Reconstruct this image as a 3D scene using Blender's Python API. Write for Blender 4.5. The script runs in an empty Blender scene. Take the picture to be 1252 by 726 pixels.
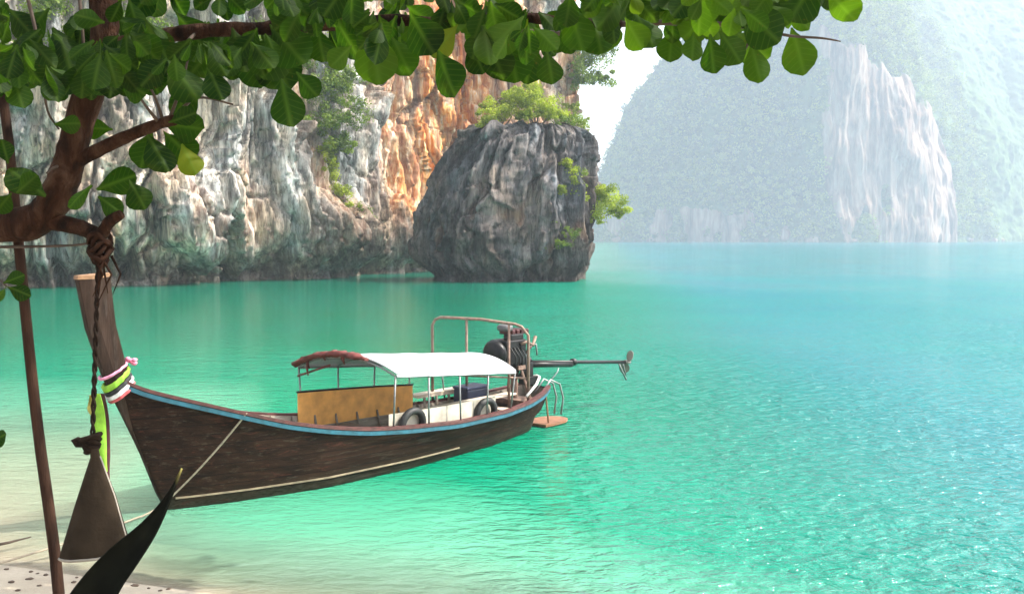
import bpy, math, random
import numpy as np
from mathutils import Vector, Matrix
rnd = random.Random(7); npr = np.random.default_rng(11)
SC = bpy.context.scene; COL = SC.collection

# ------------------------------------------------------------------ camera, sky, sun, exposure
PITCH = math.atan(72/1203); FPX = 1203.0; CAMH = 4.0
cam = bpy.data.cameras.new('camera'); camo = bpy.data.objects.new('camera', cam); COL.objects.link(camo)
camo.location = (0, 0, CAMH); camo.rotation_euler = (math.pi/2 - PITCH, 0, 0)
cam.sensor_width = 36; cam.lens = FPX/1252*36; cam.clip_end = 6000; cam.clip_start = 0.05
SC.camera = camo
SUN_AZ, SUN_EL = math.radians(86), math.radians(50)      # azimuth clockwise from the view direction (+Y)
W = bpy.data.worlds.new('World'); SC.world = W; W.use_nodes = True
nt = W.node_tree; nt.nodes.clear()
sky = nt.nodes.new('ShaderNodeTexSky'); sky.sky_type = 'NISHITA'; sky.sun_disc = False
sky.sun_elevation = SUN_EL; sky.sun_rotation = SUN_AZ; sky.dust_density = 4.0; sky.air_density = 1.0; sky.ozone_density = 1.0
hsv = nt.nodes.new('ShaderNodeHueSaturation'); hsv.inputs['Saturation'].default_value = 0.35; hsv.inputs['Value'].default_value = 2.0
bg = nt.nodes.new('ShaderNodeBackground'); bg.inputs['Strength'].default_value = 0.13
wo = nt.nodes.new('ShaderNodeOutputWorld')
nt.links.new(sky.outputs[0], hsv.inputs['Color']); nt.links.new(hsv.outputs[0], bg.inputs['Color']); nt.links.new(bg.outputs[0], wo.inputs['Surface'])
sl = bpy.data.lights.new('sun', 'SUN'); sl.energy = 5.0; sl.angle = math.radians(0.6); sl.color = (1.0, 0.94, 0.83)
so = bpy.data.objects.new('sun', sl); COL.objects.link(so)
sdir = Vector((math.sin(SUN_AZ)*math.cos(SUN_EL), math.cos(SUN_AZ)*math.cos(SUN_EL), math.sin(SUN_EL)))
so.rotation_euler = sdir.to_track_quat('Z', 'Y').to_euler(); so.location = (60, 20, 80)
SC.view_settings.view_transform = 'Standard'; SC.view_settings.look = 'None'
SC.view_settings.gamma = 1; SC.view_settings.use_curve_mapping = False
SC.view_settings.exposure = 0.92
SC.render.engine = 'CYCLES'
SC.cycles.use_denoising = True
SC.cycles.max_bounces = 8; SC.cycles.diffuse_bounces = 3; SC.cycles.glossy_bounces = 3
SC.cycles.transparent_max_bounces = 12; SC.cycles.transmission_bounces = 4; SC.cycles.volume_bounces = 1
SC.cycles.sample_clamp_indirect = 6

# ------------------------------------------------------------------ helpers
def ray(px, py):
    c, s = math.cos(PITCH), math.sin(PITCH); a = (px-626)/FPX; b = -(py-363)/FPX
    return Vector((a, c + s*b, -s + c*b))
def at(px, py, Y):
    d = ray(px, py); return Vector((0, 0, CAMH)) + d*(Y/d.y)
def onz(px, py, z=0.0):
    d = ray(px, py); return Vector((0, 0, CAMH)) + d*((z-CAMH)/d.z)

_perm = npr.permutation(256); _perm = np.concatenate([_perm, _perm, _perm])
_grad = npr.normal(size=(256, 3)); _grad /= np.linalg.norm(_grad, axis=1)[:, None]
def pn(x, y, z):
    x, y, z = np.broadcast_arrays(np.asarray(x, float), np.asarray(y, float), np.asarray(z, float))
    xi, yi, zi = np.floor(x).astype(int), np.floor(y).astype(int), np.floor(z).astype(int)
    xf, yf, zf = x-xi, y-yi, z-zi; xi &= 255; yi &= 255; zi &= 255
    f = lambda t: t*t*t*(t*(t*6-15)+10)
    u, v, w = f(xf), f(yf), f(zf); r = 0
    for a in (0, 1):
        for b in (0, 1):
            for c in (0, 1):
                h = _perm[_perm[_perm[(xi+a) & 255] + ((yi+b) & 255)] + ((zi+c) & 255)]
                g = _grad[h]; d = g[..., 0]*(xf-a) + g[..., 1]*(yf-b) + g[..., 2]*(zf-c)
                r = r + d*(u if a else 1-u)*(v if b else 1-v)*(w if c else 1-w)
    return r*1.6
def fbm(x, y, z, o=4, gain=.5):
    r = 0; a = 1.0; k = 1.0
    for i in range(o):
        r = r + a*pn(x*k+17.3*i, y*k-9.1*i, z*k+5.7*i); a *= gain; k *= 2.03
    return r
def ridge(x, y, z, o=4):
    r = 0; a = 1.0; k = 1.0
    for i in range(o):
        r = r + a*(1-2*np.abs(pn(x*k+3.1*i, y*k+7.7*i, z*k-2.9*i))); a *= .5; k *= 2.1
    return r/1.9
def worley(x, y, z):
    """distance to the nearest and second nearest feature point, and a random number of the nearest cell"""
    x, y, z = np.broadcast_arrays(np.asarray(x, float), np.asarray(y, float), np.asarray(z, float))
    xi, yi, zi = np.floor(x).astype(int), np.floor(y).astype(int), np.floor(z).astype(int)
    f1 = np.full(x.shape, 9.0); f2 = f1.copy(); cid = np.zeros(x.shape); tl = np.zeros(x.shape)
    for a in (-1, 0, 1):
        for b in (-1, 0, 1):
            for c in (-1, 0, 1):
                h = _perm[_perm[_perm[(xi+a) & 255] + ((yi+b) & 255)] + ((zi+c) & 255)]
                g = _grad[h]*.45+.5
                d = np.sqrt((xi+a+g[..., 0]-x)**2 + (yi+b+g[..., 1]-y)**2 + (zi+c+g[..., 2]-z)**2)
                near = d < f1
                f2 = np.where(near, f1, np.minimum(f2, d)); cid = np.where(near, h/255., cid); g3 = _grad[(h+91) & 255]
                tl = np.where(near, g3[..., 0]*(x-xi-a-g[..., 0]) + g3[..., 1]*(y-yi-b-g[..., 1]) + g3[..., 2]*(z-zi-c-g[..., 2]), tl); f1 = np.where(near, d, f1)
    worley.tilt = tl
    return f1, f2, cid
def smooth(x, a, b):
    t = np.clip((np.asarray(x, float)-a)/(b-a), 0, 1); return t*t*(3-2*t)

def tag(o, label=None, cat=None, group=None, kind=None):
    if label: o['label'] = label
    if cat: o['category'] = cat
    if group: o['group'] = group
    if kind: o['kind'] = kind
    return o
def empty(name, loc, label, cat, rz=0, group=None):
    o = bpy.data.objects.new(name, None); COL.objects.link(o); o.location = loc; o.rotation_euler = (0, 0, rz)
    o.empty_display_size = .2
    return tag(o, label, cat, group)

class MB:
    def __init__(s): s.v = []; s.f = []; s.t = []; s.uv = []
    def add(s, vs, fs, tint=0.5):
        n = len(s.v); s.v += [tuple(p) for p in vs]; s.f += [tuple(i+n for i in f) for f in fs]
        if np.isscalar(tint): s.t += [tint]*len(vs)
        else: s.t += list(tint)
        return n
    def box(s, c, size, rot=None, tint=.5, bev=0):
        hx, hy, hz = [q/2 for q in size]
        vs = [Vector((x, y, z)) for x in (-hx, hx) for y in (-hy, hy) for z in (-hz, hz)]
        if rot is not None: vs = [rot @ p for p in vs]
        c = Vector(c)
        s.add([p+c for p in vs], [(0,1,3,2),(4,6,7,5),(0,4,5,1),(2,3,7,6),(0,2,6,4),(1,5,7,3)], tint)
    def tube(s, pts, r, n=8, cap=True, tint=.5, flat=1.0):
        pts = [Vector(p) for p in pts]; m = len(pts)
        rs = r if hasattr(r, '__len__') else [r]*m
        vs = []; up = Vector((0, 0, 1)); prev = None
        for i in range(m):
            d = (pts[min(i+1, m-1)]-pts[max(i-1, 0)]).normalized()
            if prev is None:
                a = d.cross(up if abs(d.z) < .95 else Vector((1, 0, 0))).normalized()
            else:
                a = (prev - d*prev.dot(d)).normalized()
            prev = a; b = d.cross(a)
            for k in range(n):
                t = 2*math.pi*k/n; vs.append(pts[i] + (a*math.cos(t)+b*math.sin(t)*flat)*rs[i])
        fs = [(i*n+k, i*n+(k+1) % n, (i+1)*n+(k+1) % n, (i+1)*n+k) for i in range(m-1) for k in range(n)]
        if cap: fs += [tuple(range(n-1, -1, -1)), tuple((m-1)*n+k for k in range(n))]
        s.add(vs, fs, tint)
    def lathe(s, prof, c, axis=(0, 0, 1), n=16, tint=.5):
        ax = Vector(axis).normalized(); q = Vector((0, 0, 1)).rotation_difference(ax); c = Vector(c)
        vs = [c + q @ Vector((r*math.cos(2*math.pi*k/n), r*math.sin(2*math.pi*k/n), z)) for r, z in prof for k in range(n)]
        m = len(prof)
        fs = [(i*n+k, i*n+(k+1) % n, (i+1)*n+(k+1) % n, (i+1)*n+k) for i in range(m-1) for k in range(n)]
        fs += [tuple(range(n-1, -1, -1)), tuple((m-1)*n+k for k in range(n))]
        s.add(vs, fs, tint)
    def grid(s, P, tint=.5, wrap=False):
        """P[i][j] points"""
        m, n = len(P), len(P[0]); vs = [p for r in P for p in r]
        fs = [(i*n+j, i*n+(j+1) % n, (i+1)*n+(j+1) % n, (i+1)*n+j) for i in range(m-1) for j in range(n if wrap else n-1)]
        s.add(vs, fs, tint)
    def sheet(s, P, th):
        """closed thin solid from grid P, thickness th along vertex normals (approx)"""
        m, n = len(P), len(P[0]); P = [[Vector(p) for p in r] for r in P]
        Q = []
        for i in range(m):
            r = []
            for j in range(n):
                a = P[min(i+1, m-1)][j]-P[max(i-1, 0)][j]; b = P[i][min(j+1, n-1)]-P[i][max(j-1, 0)]
                r.append(P[i][j] + a.cross(b).normalized()*th)
            Q.append(r)
        s.grid(P); s.grid(Q)
        ed = [(i, 0) for i in range(m)] + [(m-1, j) for j in range(1, n)] + [(i, n-1) for i in range(m-2, -1, -1)] + [(0, j) for j in range(n-2, 0, -1)]
        s.grid([[P[i][j] for i, j in ed], [Q[i][j] for i, j in ed]], wrap=True)
    def build(s, name, mat, parent=None, smoothf=False, bevel=0, recalc=True):
        me = bpy.data.meshes.new(name); me.from_pydata(s.v, [], s.f); me.update()
        at_ = me.attributes.new('tint', 'FLOAT', 'POINT'); at_.data.foreach_set('value', np.array(s.t, dtype=np.float32))
        if s.uv:
            a2 = me.attributes.new('leafuv', 'FLOAT_VECTOR', 'POINT'); a2.data.foreach_set('vector', np.array(s.uv, dtype=np.float32).ravel())
        if recalc:
            import bmesh
            bm = bmesh.new(); bm.from_mesh(me); bmesh.ops.recalc_face_normals(bm, faces=bm.faces); bm.to_mesh(me); bm.free()
        if smoothf: me.shade_smooth()
        me.materials.append(mat)
        o = bpy.data.objects.new(name, me); COL.objects.link(o)
        if parent: o.parent = parent
        if bevel:
            b = o.modifiers.new('bevel', 'BEVEL'); b.width = bevel; b.segments = 2; b.limit_method = 'ANGLE'
        return o

def np_mesh(name, V, Fc, mat, attrs=None, smoothf=True, parent=None):
    me = bpy.data.meshes.new(name); V = np.asarray(V, np.float32); Fc = np.asarray(Fc, np.int32)
    k = Fc.shape[1]
    me.vertices.add(len(V)); me.vertices.foreach_set('co', V.ravel())
    me.loops.add(Fc.size); me.loops.foreach_set('vertex_index', Fc.ravel())
    me.polygons.add(len(Fc)); me.polygons.foreach_set('loop_start', np.arange(0, Fc.size, k, dtype=np.int32))
    me.polygons.foreach_set('loop_total', np.full(len(Fc), k, np.int32))
    me.update(calc_edges=True); me.validate()
    for an, av in (attrs or {}).items():
        a = me.attributes.new(an, 'FLOAT', 'POINT'); a.data.foreach_set('value', np.asarray(av, np.float32).ravel())
    if smoothf: me.shade_smooth()
    me.materials.append(mat)
    o = bpy.data.objects.new(name, me); COL.objects.link(o)
    if parent: o.parent = parent
    return o
def gridfaces(m, n, wrap=False):
    i = np.arange(m-1)[:, None]; j = np.arange(n if wrap else n-1)[None, :]; j2 = (j+1) % n
    q = [i*n+j, i*n+j2, (i+1)*n+j2, (i+1)*n+j]
    return np.stack(q if wrap else q[::-1], -1).reshape(-1, 4)

# ------------------------------------------------------------------ materials
class NT:
    def __init__(s, name):
        s.m = bpy.data.materials.new(name); s.m.use_nodes = True; s.t = s.m.node_tree; s.t.nodes.clear()
        s.out = s.n('OutputMaterial')
    def n(s, ty, **kw):
        nd = s.t.nodes.new('ShaderNode'+ty)
        for k, v in kw.items(): setattr(nd, k, v)
        return nd
    def l(s, a, b): s.t.links.new(a, b)
    def set(s, sock, v):
        if hasattr(v, 'links') or isinstance(v, bpy.types.NodeSocket): s.l(v, sock)
        else: sock.default_value = v
    def coords(s, scale=(1, 1, 1), obj=True, rot=(0, 0, 0)):
        tc = s.n('TexCoord'); mp = s.n('Mapping'); mp.inputs['Scale'].default_value = scale; mp.inputs['Rotation'].default_value = rot
        s.l(tc.outputs['Object'], mp.inputs['Vector']); return mp.outputs[0]
    def noise(s, vec, scale, detail=4, rough=.55, dist=0):
        k = s.n('TexNoise'); s.l(vec, k.inputs['Vector']); k.inputs['Scale'].default_value = scale
        k.inputs['Detail'].default_value = detail; k.inputs['Roughness'].default_value = rough; k.inputs['Distortion'].default_value = dist
        return k.outputs[0]
    def ramp(s, fac, stops, interp='LINEAR'):
        r = s.n('ValToRGB'); r.color_ramp.interpolation = interp; e = r.color_ramp.elements
        while len(e) < len(stops): e.new(.5)
        for q, (p, c) in zip(e, stops):
            q.position = p; q.color = (c[0], c[1], c[2], 1) if hasattr(c, '__len__') else (c, c, c, 1)
        s.l(fac, r.inputs[0]); return r.outputs[0]
    def mix(s, fac, a, b, mode='MIX'):
        k = s.n('MixRGB', blend_type=mode); s.set(k.inputs[0], fac)
        for i, v in ((1, a), (2, b)):
            if isinstance(v, (tuple, list)): k.inputs[i].default_value = (v[0], v[1], v[2], 1)
            else: s.l(v, k.inputs[i])
        return k.outputs[0]
    def math(s, op, a, b=0.0, c=0.0, clamp=False):
        k = s.n('Math', operation=op, use_clamp=clamp)
        for i, v in enumerate((a, b, c)): s.set(k.inputs[i], v)
        return k.outputs[0]
    def attr(s, name, out='Fac'):
        a = s.n('Attribute', attribute_name=name); return a.outputs[out]
    def bump(s, h, strength, dist=.02, normal=None):
        b = s.n('Bump'); s.l(h, b.inputs['Height']); b.inputs['Strength'].default_value = strength; b.inputs['Distance'].default_value = dist
        if normal is not None: s.l(normal, b.inputs['Normal'])
        return b.outputs[0]
    def bsdf(s, col, rough=.6, metal=0, normal=None, spec=.5):
        p = s.n('BsdfPrincipled'); s.set(p.inputs['Roughness'], rough); s.set(p.inputs['Metallic'], metal)
        p.inputs['Specular IOR Level'].default_value = spec
        if isinstance(col, (tuple, list)): p.inputs['Base Color'].default_value = (*col, 1)
        else: s.l(col, p.inputs['Base Color'])
        if normal is not None: s.l(normal, p.inputs['Normal'])
        return p.outputs[0]
    def done(s, sh): s.l(sh, s.out.inputs['Surface']); return s.m

def simple(name, col, rough=.6, metal=0, var=.25, sc=6, bump=.15, spec=.5, stretch=(1, 1, 1)):
    m = NT(name); v = m.coords(stretch); n = m.noise(v, sc, 5); n2 = m.noise(v, sc*7, 3)
    a = tuple(c*(1-var) for c in col); b = tuple(min(1, c*(1+var)) for c in col)
    c = m.ramp(n, [(.3, a), (.7, b)])
    r = m.math('MULTIPLY_ADD', n2, .25, rough-.12)
    return m.done(m.bsdf(c, r, metal, m.bump(n2, bump, .01), spec))

def mat_rock(name, far=False, warm=0.0, dark=0.0):
    m = NT(name); k = 1/6 if far else 1.0
    vs = m.coords((.55*k, .55*k, .09*k)); vi = m.coords((.3*k, .3*k, .3*k)); vf = m.coords((1.6*k, 1.6*k, .3*k))
    s1 = m.noise(vs, 1.0, 6, .62, .6); s2 = m.noise(vf, 1.0, 6, .65, .4); s3 = m.noise(vi, 1.0, 7, .6, .3); s4 = m.noise(vi, 5.5, 5, .7)
    base = m.ramp(s3, [(.30, (.09, .092, .095)), (.42, (.32, .31, .295)), (.54, (.56, .53, .48)), (.70, (.72, .69, .63))])
    streak = m.ramp(s1, [(.38, (.055, .06, .066)), (.48, (.33, .325, .32)), (.58, (.74, .71, .65))])
    c = m.mix(.55, base, streak)
    fine = m.ramp(s2, [(.36, .22), (.50, .85), (.62, 1.2)])
    c = m.mix(.85, c, fine, 'MULTIPLY')
    s5 = m.noise(m.coords((4.2*k, 4.2*k, .9*k)), 1.0, 5, .75, .5)
    c = m.mix(.9, c, m.ramp(s5, [(.36, .30), (.48, .95), (.60, 1.25)]), 'MULTIPLY')
    warm_ = m.noise(m.coords((.22*k, .22*k, .12*k)), 1.3, 5, .6, .5)
    c = m.mix(m.ramp(warm_, [(.42, 0), (.62, .75)]), c, m.mix(1, c, (1.25, .98, .72), 'MULTIPLY'))
    c = m.mix(m.ramp(warm_, [(.32, .7), (.46, 0)]), c, m.mix(1, c, (.82, .98, 1.05), 'MULTIPLY'))
    ora = m.attr('stain')
    oc = m.ramp(s2, [(.3, (.24, .06, .012)), (.45, (.62, .19, .035)), (.56, (.78, .42, .14)), (.67, (.84, .72, .55))])
    om = m.math('MULTIPLY', ora, m.ramp(s1, [(.36, .25), (.56, 1)]))
    c = m.mix(om, c, oc)
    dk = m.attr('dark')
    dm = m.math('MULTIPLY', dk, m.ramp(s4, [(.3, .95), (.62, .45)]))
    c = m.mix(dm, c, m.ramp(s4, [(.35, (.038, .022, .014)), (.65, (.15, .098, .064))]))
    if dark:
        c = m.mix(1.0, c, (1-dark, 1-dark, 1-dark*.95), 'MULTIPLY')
    b = m.bump(s5, .9, .22/k); b = m.bump(s4, .5, .35/k*.6, b); b = m.bump(s2, .6, .5/k*.5, b)
    return m.done(m.bsdf(c, .9, 0, b, .2))

def mat_leaf(name, c1, c2, yellow=(.35, .33, .03), trans=.45, spec=.4, rough=.42, yl=.93):
    m = NT(name); t = m.attr('tint')
    c = m.ramp(t, [(0, c1), (yl-.1, c2), (yl, c2), (1, yellow)])
    d = m.bsdf(c, rough, 0, None, spec)
    tr = m.n('BsdfTranslucent'); m.l(m.mix(1, c, (1.5, 1.75, .55), 'MULTIPLY'), tr.inputs[0])
    mx = m.n('MixShader'); mx.inputs[0].default_value = trans; m.l(d, mx.inputs[1]); m.l(tr.outputs[0], mx.inputs[2])
    return m.done(mx.outputs[0])

def mat_broadleaf():
    m = NT('broad_leaf'); t = m.attr('tint'); uv = m.attr('leafuv', 'Vector')
    sx = m.n('SeparateXYZ'); m.l(uv, sx.inputs[0])
    ax = m.math('ABSOLUTE', sx.outputs[0])
    mid = m.math('SUBTRACT', 1, m.math('MULTIPLY', ax, 14), clamp=True)
    ph = m.math('SINE', m.math('MULTIPLY', m.math('SUBTRACT', sx.outputs[1], m.math('MULTIPLY', ax, .55)), 50))
    vein = m.math('MULTIPLY', m.math('GREATER_THAN', ph, .86), .45)
    vn = m.math('MAXIMUM', mid, vein)
    v = m.coords(); n = m.noise(v, 9, 4); n2 = m.noise(v, 55, 3)
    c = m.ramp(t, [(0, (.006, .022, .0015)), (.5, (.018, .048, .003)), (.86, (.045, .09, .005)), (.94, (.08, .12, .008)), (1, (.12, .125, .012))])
    c = m.mix(m.math('MULTIPLY', m.ramp(n, [(.5, 0), (.75, 1)]), .3), c, (.06, .08, .010))
    c = m.mix(m.math('MULTIPLY', vn, .35), c, (.09, .15, .03))
    c = m.mix(m.math('MULTIPLY', m.ramp(n2, [(.68, 0), (.74, 1)]), .5), c, (.09, .05, .015))
    b = m.bump(vn, .35, .004)
    d = m.bsdf(c, .58, 0, b, .12)
    tr = m.n('BsdfTranslucent'); m.l(m.mix(1, c, (1.7, 1.9, .45), 'MULTIPLY'), tr.inputs[0])
    mx = m.n('MixShader'); mx.inputs[0].default_value = .55; m.l(d, mx.inputs[1]); m.l(tr.outputs[0], mx.inputs[2])
    return m.done(mx.outputs[0])

def mat_wood(name, c1, c2, stretch=(.6, 6, 9), sc=1.6, rough=.65, wear=None, planks=0):
    m = NT(name); v = m.coords(stretch); n = m.noise(v, sc, 6, .6, .5); vb = m.coords(); nb = m.noise(vb, 1.3, 5); nf = m.noise(v, sc*5, 4)
    c = m.ramp(n, [(.3, c1), (.7, c2)])
    c = m.mix(.5, c, m.ramp(nb, [(.3, .55), (.7, 1.3)]), 'MULTIPLY')
    if wear:
        c = m.mix(m.math('MULTIPLY', m.ramp(m.noise(v, 3.1, 6, .7), [(.55, 0), (.68, 1)]), .55), c, wear)
    h = nf
    if planks:
        sp = m.n('SeparateXYZ'); m.l(vb, sp.inputs[0])
        f = m.math('FRACT', m.math('MULTIPLY', m.math('ADD', sp.outputs[2], m.math('MULTIPLY', sp.outputs[0], .012)), planks))
        g = m.math('LESS_THAN', f, .07)
        low = m.ramp(m.math('ADD', sp.outputs[2], m.math('MULTIPLY', nb, .25)), [(.12, 1), (.42, 0)])
        c = m.mix(m.math('MULTIPLY', low, .55), c, m.ramp(nf, [(.35, (.012, .014, .009)), (.65, (.075, .072, .052))]))
        chip = m.noise(m.coords((.7, 3, 5)), 2.2, 6, .75, .8)
        c = m.mix(m.ramp(chip, [(.58, 0), (.66, .6)]), c, (.075, .022, .014))
        c = m.mix(m.math('MULTIPLY', g, .8), c, (.004, .003, .003))
        h = m.math('SUBTRACT', nf, m.math('MULTIPLY', g, 1.2))
    return m.done(m.bsdf(c, rough+.1, 0, m.bump(h, .5, .014), .09))

# ------------------------------------------------------------------ ground and water
def shore_q(x, y): return (x+3.48)*.318 + (y-10.92)*.948 + .25*np.sin(x*.45+1)*smooth(x, -1, 4)
def depth_at(x, y):
    q = shore_q(x, y); qq = np.maximum(q, 0)
    d = .07*qq + 2.6*(1-np.exp(-qq/10.0))
    bar = 1 - .80*smooth(-x, 3.2, 7.8)*(1-smooth(y, 17, 42))
    rt = 1 + .9*smooth(x, -1.5, 4.5)
    d = d*bar*rt
    d = np.minimum(d, 14)
    land = np.clip(-q, 0, None); z = np.minimum(.19*land, 2.4) + .035*fbm(x*.8, y*.8, 0, 3)*smooth(land, .3, 2)
    return np.where(q > 0, d, -z)
def spaced(a, b, n, p=2.6):
    t = np.linspace(-1, 1, n); s = np.sign(t)*np.abs(t)**p
    return np.where(s < 0, -s*a, s*b)
KN = 1.092      # the near cliff and the stack are laid out at 1:1 and then scaled to their distance
xs = spaced(-900, 1100, 281, 3.1) - 2; ys = spaced(-48, 1450, 301, 3.1) + 13
X, Y = np.meshgrid(xs, ys, indexing='ij')
D = depth_at(X, Y)

m = NT('sand'); v = m.coords(); n1 = m.noise(v, .9, 6); n2 = m.noise(v, 14, 4); n3 = m.noise(v, 90, 2)
geo = m.n('NewGeometry'); sz = m.n('SeparateXYZ'); m.l(geo.outputs['Position'], sz.inputs[0])
wet = m.ramp(m.math('MULTIPLY_ADD', sz.outputs[2], 2.5, .5), [(.45, 1), (.85, 0)])
c = m.ramp(n1, [(.3, (.36, .30, .225)), (.7, (.47, .405, .31))])
c = m.mix(.5, c, m.ramp(n3, [(.3, .6), (.7, 1.15)]), 'MULTIPLY')
c = m.mix(m.math('MULTIPLY', wet, .4), c, (.36, .31, .25))
SAND = m.done(m.bsdf(c, m.math('MULTIPLY_ADD', wet, -.4, .85), 0, m.bump(n2, .5, .03), .3))
o = np_mesh('sand_ground', np.stack([X, Y, -D], -1).reshape(-1, 3), gridfaces(*X.shape), SAND); tag(o, kind='structure')

m = NT('sea_water'); v = m.coords((1, 1.7, 1)); dep = m.attr('depth')
geo = m.n('NewGeometry'); sp = m.n('SeparateXYZ'); m.l(geo.outputs['Position'], sp.inputs[0])
calm = m.math('ADD', m.attr('breeze'), 0)
w1 = m.noise(v, .85, 3, .5); w2 = m.noise(v, 2.9, 4, .55, .4); w3 = m.noise(v, 9, 3, .5)
h = m.math('ADD', m.math('MULTIPLY', w1, 1.0), m.math('MULTIPLY', w2, .85)); h = m.math('ADD', h, m.math('MULTIPLY', w3, .10))
bp = m.n('Bump'); m.l(h, bp.inputs['Height']); bp.inputs['Distance'].default_value = .27; m.l(m.math('MULTIPLY_ADD', calm, .95, .16), bp.inputs['Strength'])
body = m.ramp(m.math('DIVIDE', dep, 8), [(0, (.42, .50, .37)), (.09, (.14, .46, .29)), (.20, (.002, .235, .122)), (.5, (.0002, .155, .078)), (1, (.0005, .135, .08))])
body = m.mix(m.attr('offshore'), body, (.001, .132, .158))
patch = m.noise(m.coords((.35, .35, .35)), .25, 4)
body = m.mix(m.ramp(patch, [(.35, .0), (.7, .35)]), body, (.0, .20, .15))
df = m.n('BsdfDiffuse'); m.l(body, df.inputs[0]); m.l(bp.outputs[0], df.inputs['Normal'])
tp = m.n('BsdfTransparent'); m.l(m.ramp(m.math('DIVIDE', dep, 2), [(0, (1, 1, 1)), (.25, (.72, .93, .84)), (1, (.2, .75, .55))]), tp.inputs[0])
al = m.math('SUBTRACT', 1, m.math('POWER', 2.718, m.math('MULTIPLY', dep, -1.35)), clamp=True)
ms = m.n('MixShader'); m.l(al, ms.inputs[0]); m.l(tp.outputs[0], ms.inputs[1]); m.l(df.outputs[0], ms.inputs[2])
gl = m.n('BsdfGlossy'); gl.inputs['Roughness'].default_value = .07; m.l(bp.outputs[0], gl.inputs['Normal'])
fr = m.n('Fresnel'); fr.inputs[0].default_value = 1.33; m.l(bp.outputs[0], fr.inputs['Normal'])
mg = m.n('MixShader'); m.l(fr.outputs[0], mg.inputs[0]); m.l(ms.outputs[0], mg.inputs[1]); m.l(gl.outputs[0], mg.inputs[2])
WATER = m.done(mg.outputs[0])
breeze = smooth(X + (Y-14)*.02, -2.5, 5) * (1-.75*smooth(Y, 45, 130)) * (.75+.5*fbm(X*.06, Y*.04, 3, 3))
off = smooth(X - Y*.10, -1, 9)
o = np_mesh('sea_water', np.stack([X, Y, 0*D], -1).reshape(-1, 3), gridfaces(*X.shape), WATER,
            {'depth': np.clip(D, 0, 20), 'breeze': np.clip(breeze, 0, 1.2), 'offshore': off}); tag(o, kind='structure')

# ------------------------------------------------------------------ cliffs
def path_grid(pts, step):
    pts = np.array(pts, float); d = np.r_[0, np.cumsum(np.linalg.norm(np.diff(pts, axis=0), axis=1))]
    n = int(d[-1]/step); t = np.linspace(0, d[-1], n)
    # catmull-like smoothing by blurred linear interpolation
    P = np.stack([np.interp(t, d, pts[:, k]) for k in (0, 1)], -1)
    k = max(3, int(2.0/step)) | 1; ker = np.hanning(k+2)[1:-1]; ker /= ker.sum()
    Pp = np.pad(P, ((k//2, k//2), (0, 0)), mode='edge')
    P = np.stack([np.convolve(Pp[:, j], ker, 'valid') for j in (0, 1)], -1)
    T = np.gradient(P, axis=0); T /= np.linalg.norm(T, axis=1)[:, None]
    return t, P, np.stack([T[:, 1], -T[:, 0]], -1)      # outward normal on the right of the path

ROCK = mat_rock('limestone'); ROCKF = mat_rock('far_limestone', far=True); ROCKD = mat_rock('grey_limestone', dark=.70)

# the near cliff on the left of the bay
cp = [(-95, 40), (-62, 60), (-37.2, 70.8), (-27, 75.5), (-21, 82.5), (-16.5, 88.5), (-12.5, 101), (-6, 110), (3, 114), (7.2, 118), (9.0, 124), (7, 140), (0, 160)]
t, P, N = path_grid(cp, .17)
hz = np.concatenate([np.linspace(-2, 24, 155), np.linspace(24.25, 42, 60)])
Tt, Z = np.meshgrid(t, hz, indexing='ij'); Px = P[:, 0][:, None] + 0*Z; Py = P[:, 1][:, None] + 0*Z
big = 2.6*fbm(Tt*.075, Z*.03, 1.3, 3)
wt = Tt + 1.5*fbm(Tt*.13, Z*.09, 21, 3); wz = Z + 3.0*fbm(Tt*.1, Z*.12, 27, 2)
amp = .35 + .9*smooth(fbm(Tt*.09, Z*.06, 33, 3), -.3, .5)
colm = 1.0*amp*ridge(wt*.2, wz*.03, 4.2, 2) + .30*amp*ridge(wt*.8, wz*.06, 8.8, 2)
f1, f2, cid = worley(wt*.22, wz*.06, 4.4); ft = worley.tilt; g1, g2, gid = worley(wt*.7, wz*.13, 9.4); gt = worley.tilt; e1, e2, eid = worley(wt*1.9, wz*.42, 2.4); et = worley.tilt
fine = .18*fbm(Tt*1.5, Z*.7, 2.2, 4) + .10*ridge(Tt*2.2, Z*.6, 5.5, 2) + 1.2*(cid-.5) + 2.2*ft - .5*(1-smooth(f2-f1, 0, .08)) + .6*(gid-.5) + 1.15*gt - .25*(1-smooth(g2-g1, 0, .08)) + .14*(eid-.5) + .32*et
crev = (1-smooth(np.abs(pn(wt*.20, wz*.022, 71)), 0, .045)) + .7*(1-smooth(np.abs(pn(wt*.55, wz*.05, 75)), 0, .06))*smooth(pn(Tt*.2, Z*.1, 77), -.1, .3)
ledge = (1-smooth(np.abs(pn(Tt*.10, Z*.22, 81)), 0, .05))*smooth(pn(Tt*.12, Z*.08, 83), 0, .3)
fine = fine - 1.3*crev - .8*ledge
lean = .06*np.maximum(Z-6, 0)
notch = -1.9*np.exp(-((Z-.4)/1.3)**2) + 1.5*np.exp(-((Z-4.2-1.5*fbm(Tt*.12, 0, 9, 2))/2.4)**2)*(.6+.8*pn(Tt*.16, 3.3, 0))*(1-smooth(Px, -3, 3))
stal = .8*smooth(ridge(Tt*.9, Z*.12, 12.2, 2), .1, .8)*np.exp(-((Z-5)/3.5)**2)
off_ = big + colm + fine + notch + stal - lean*.3
off_ -= 3.0*smooth(Px, 3, 8)*(1-smooth(Z, 6, 14))
off_ += -2.2*smooth(Z, 34, 42)**2*4
gully = smooth(1-np.abs(Px+15.8+.02*Z*5)/2.3, 0, 1); off_ = off_ - 2.2*gully*smooth(Z, 4, 9)
Vx = Px + N[:, 0][:, None]*off_; Vy = Py + N[:, 1][:, None]*off_
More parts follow.
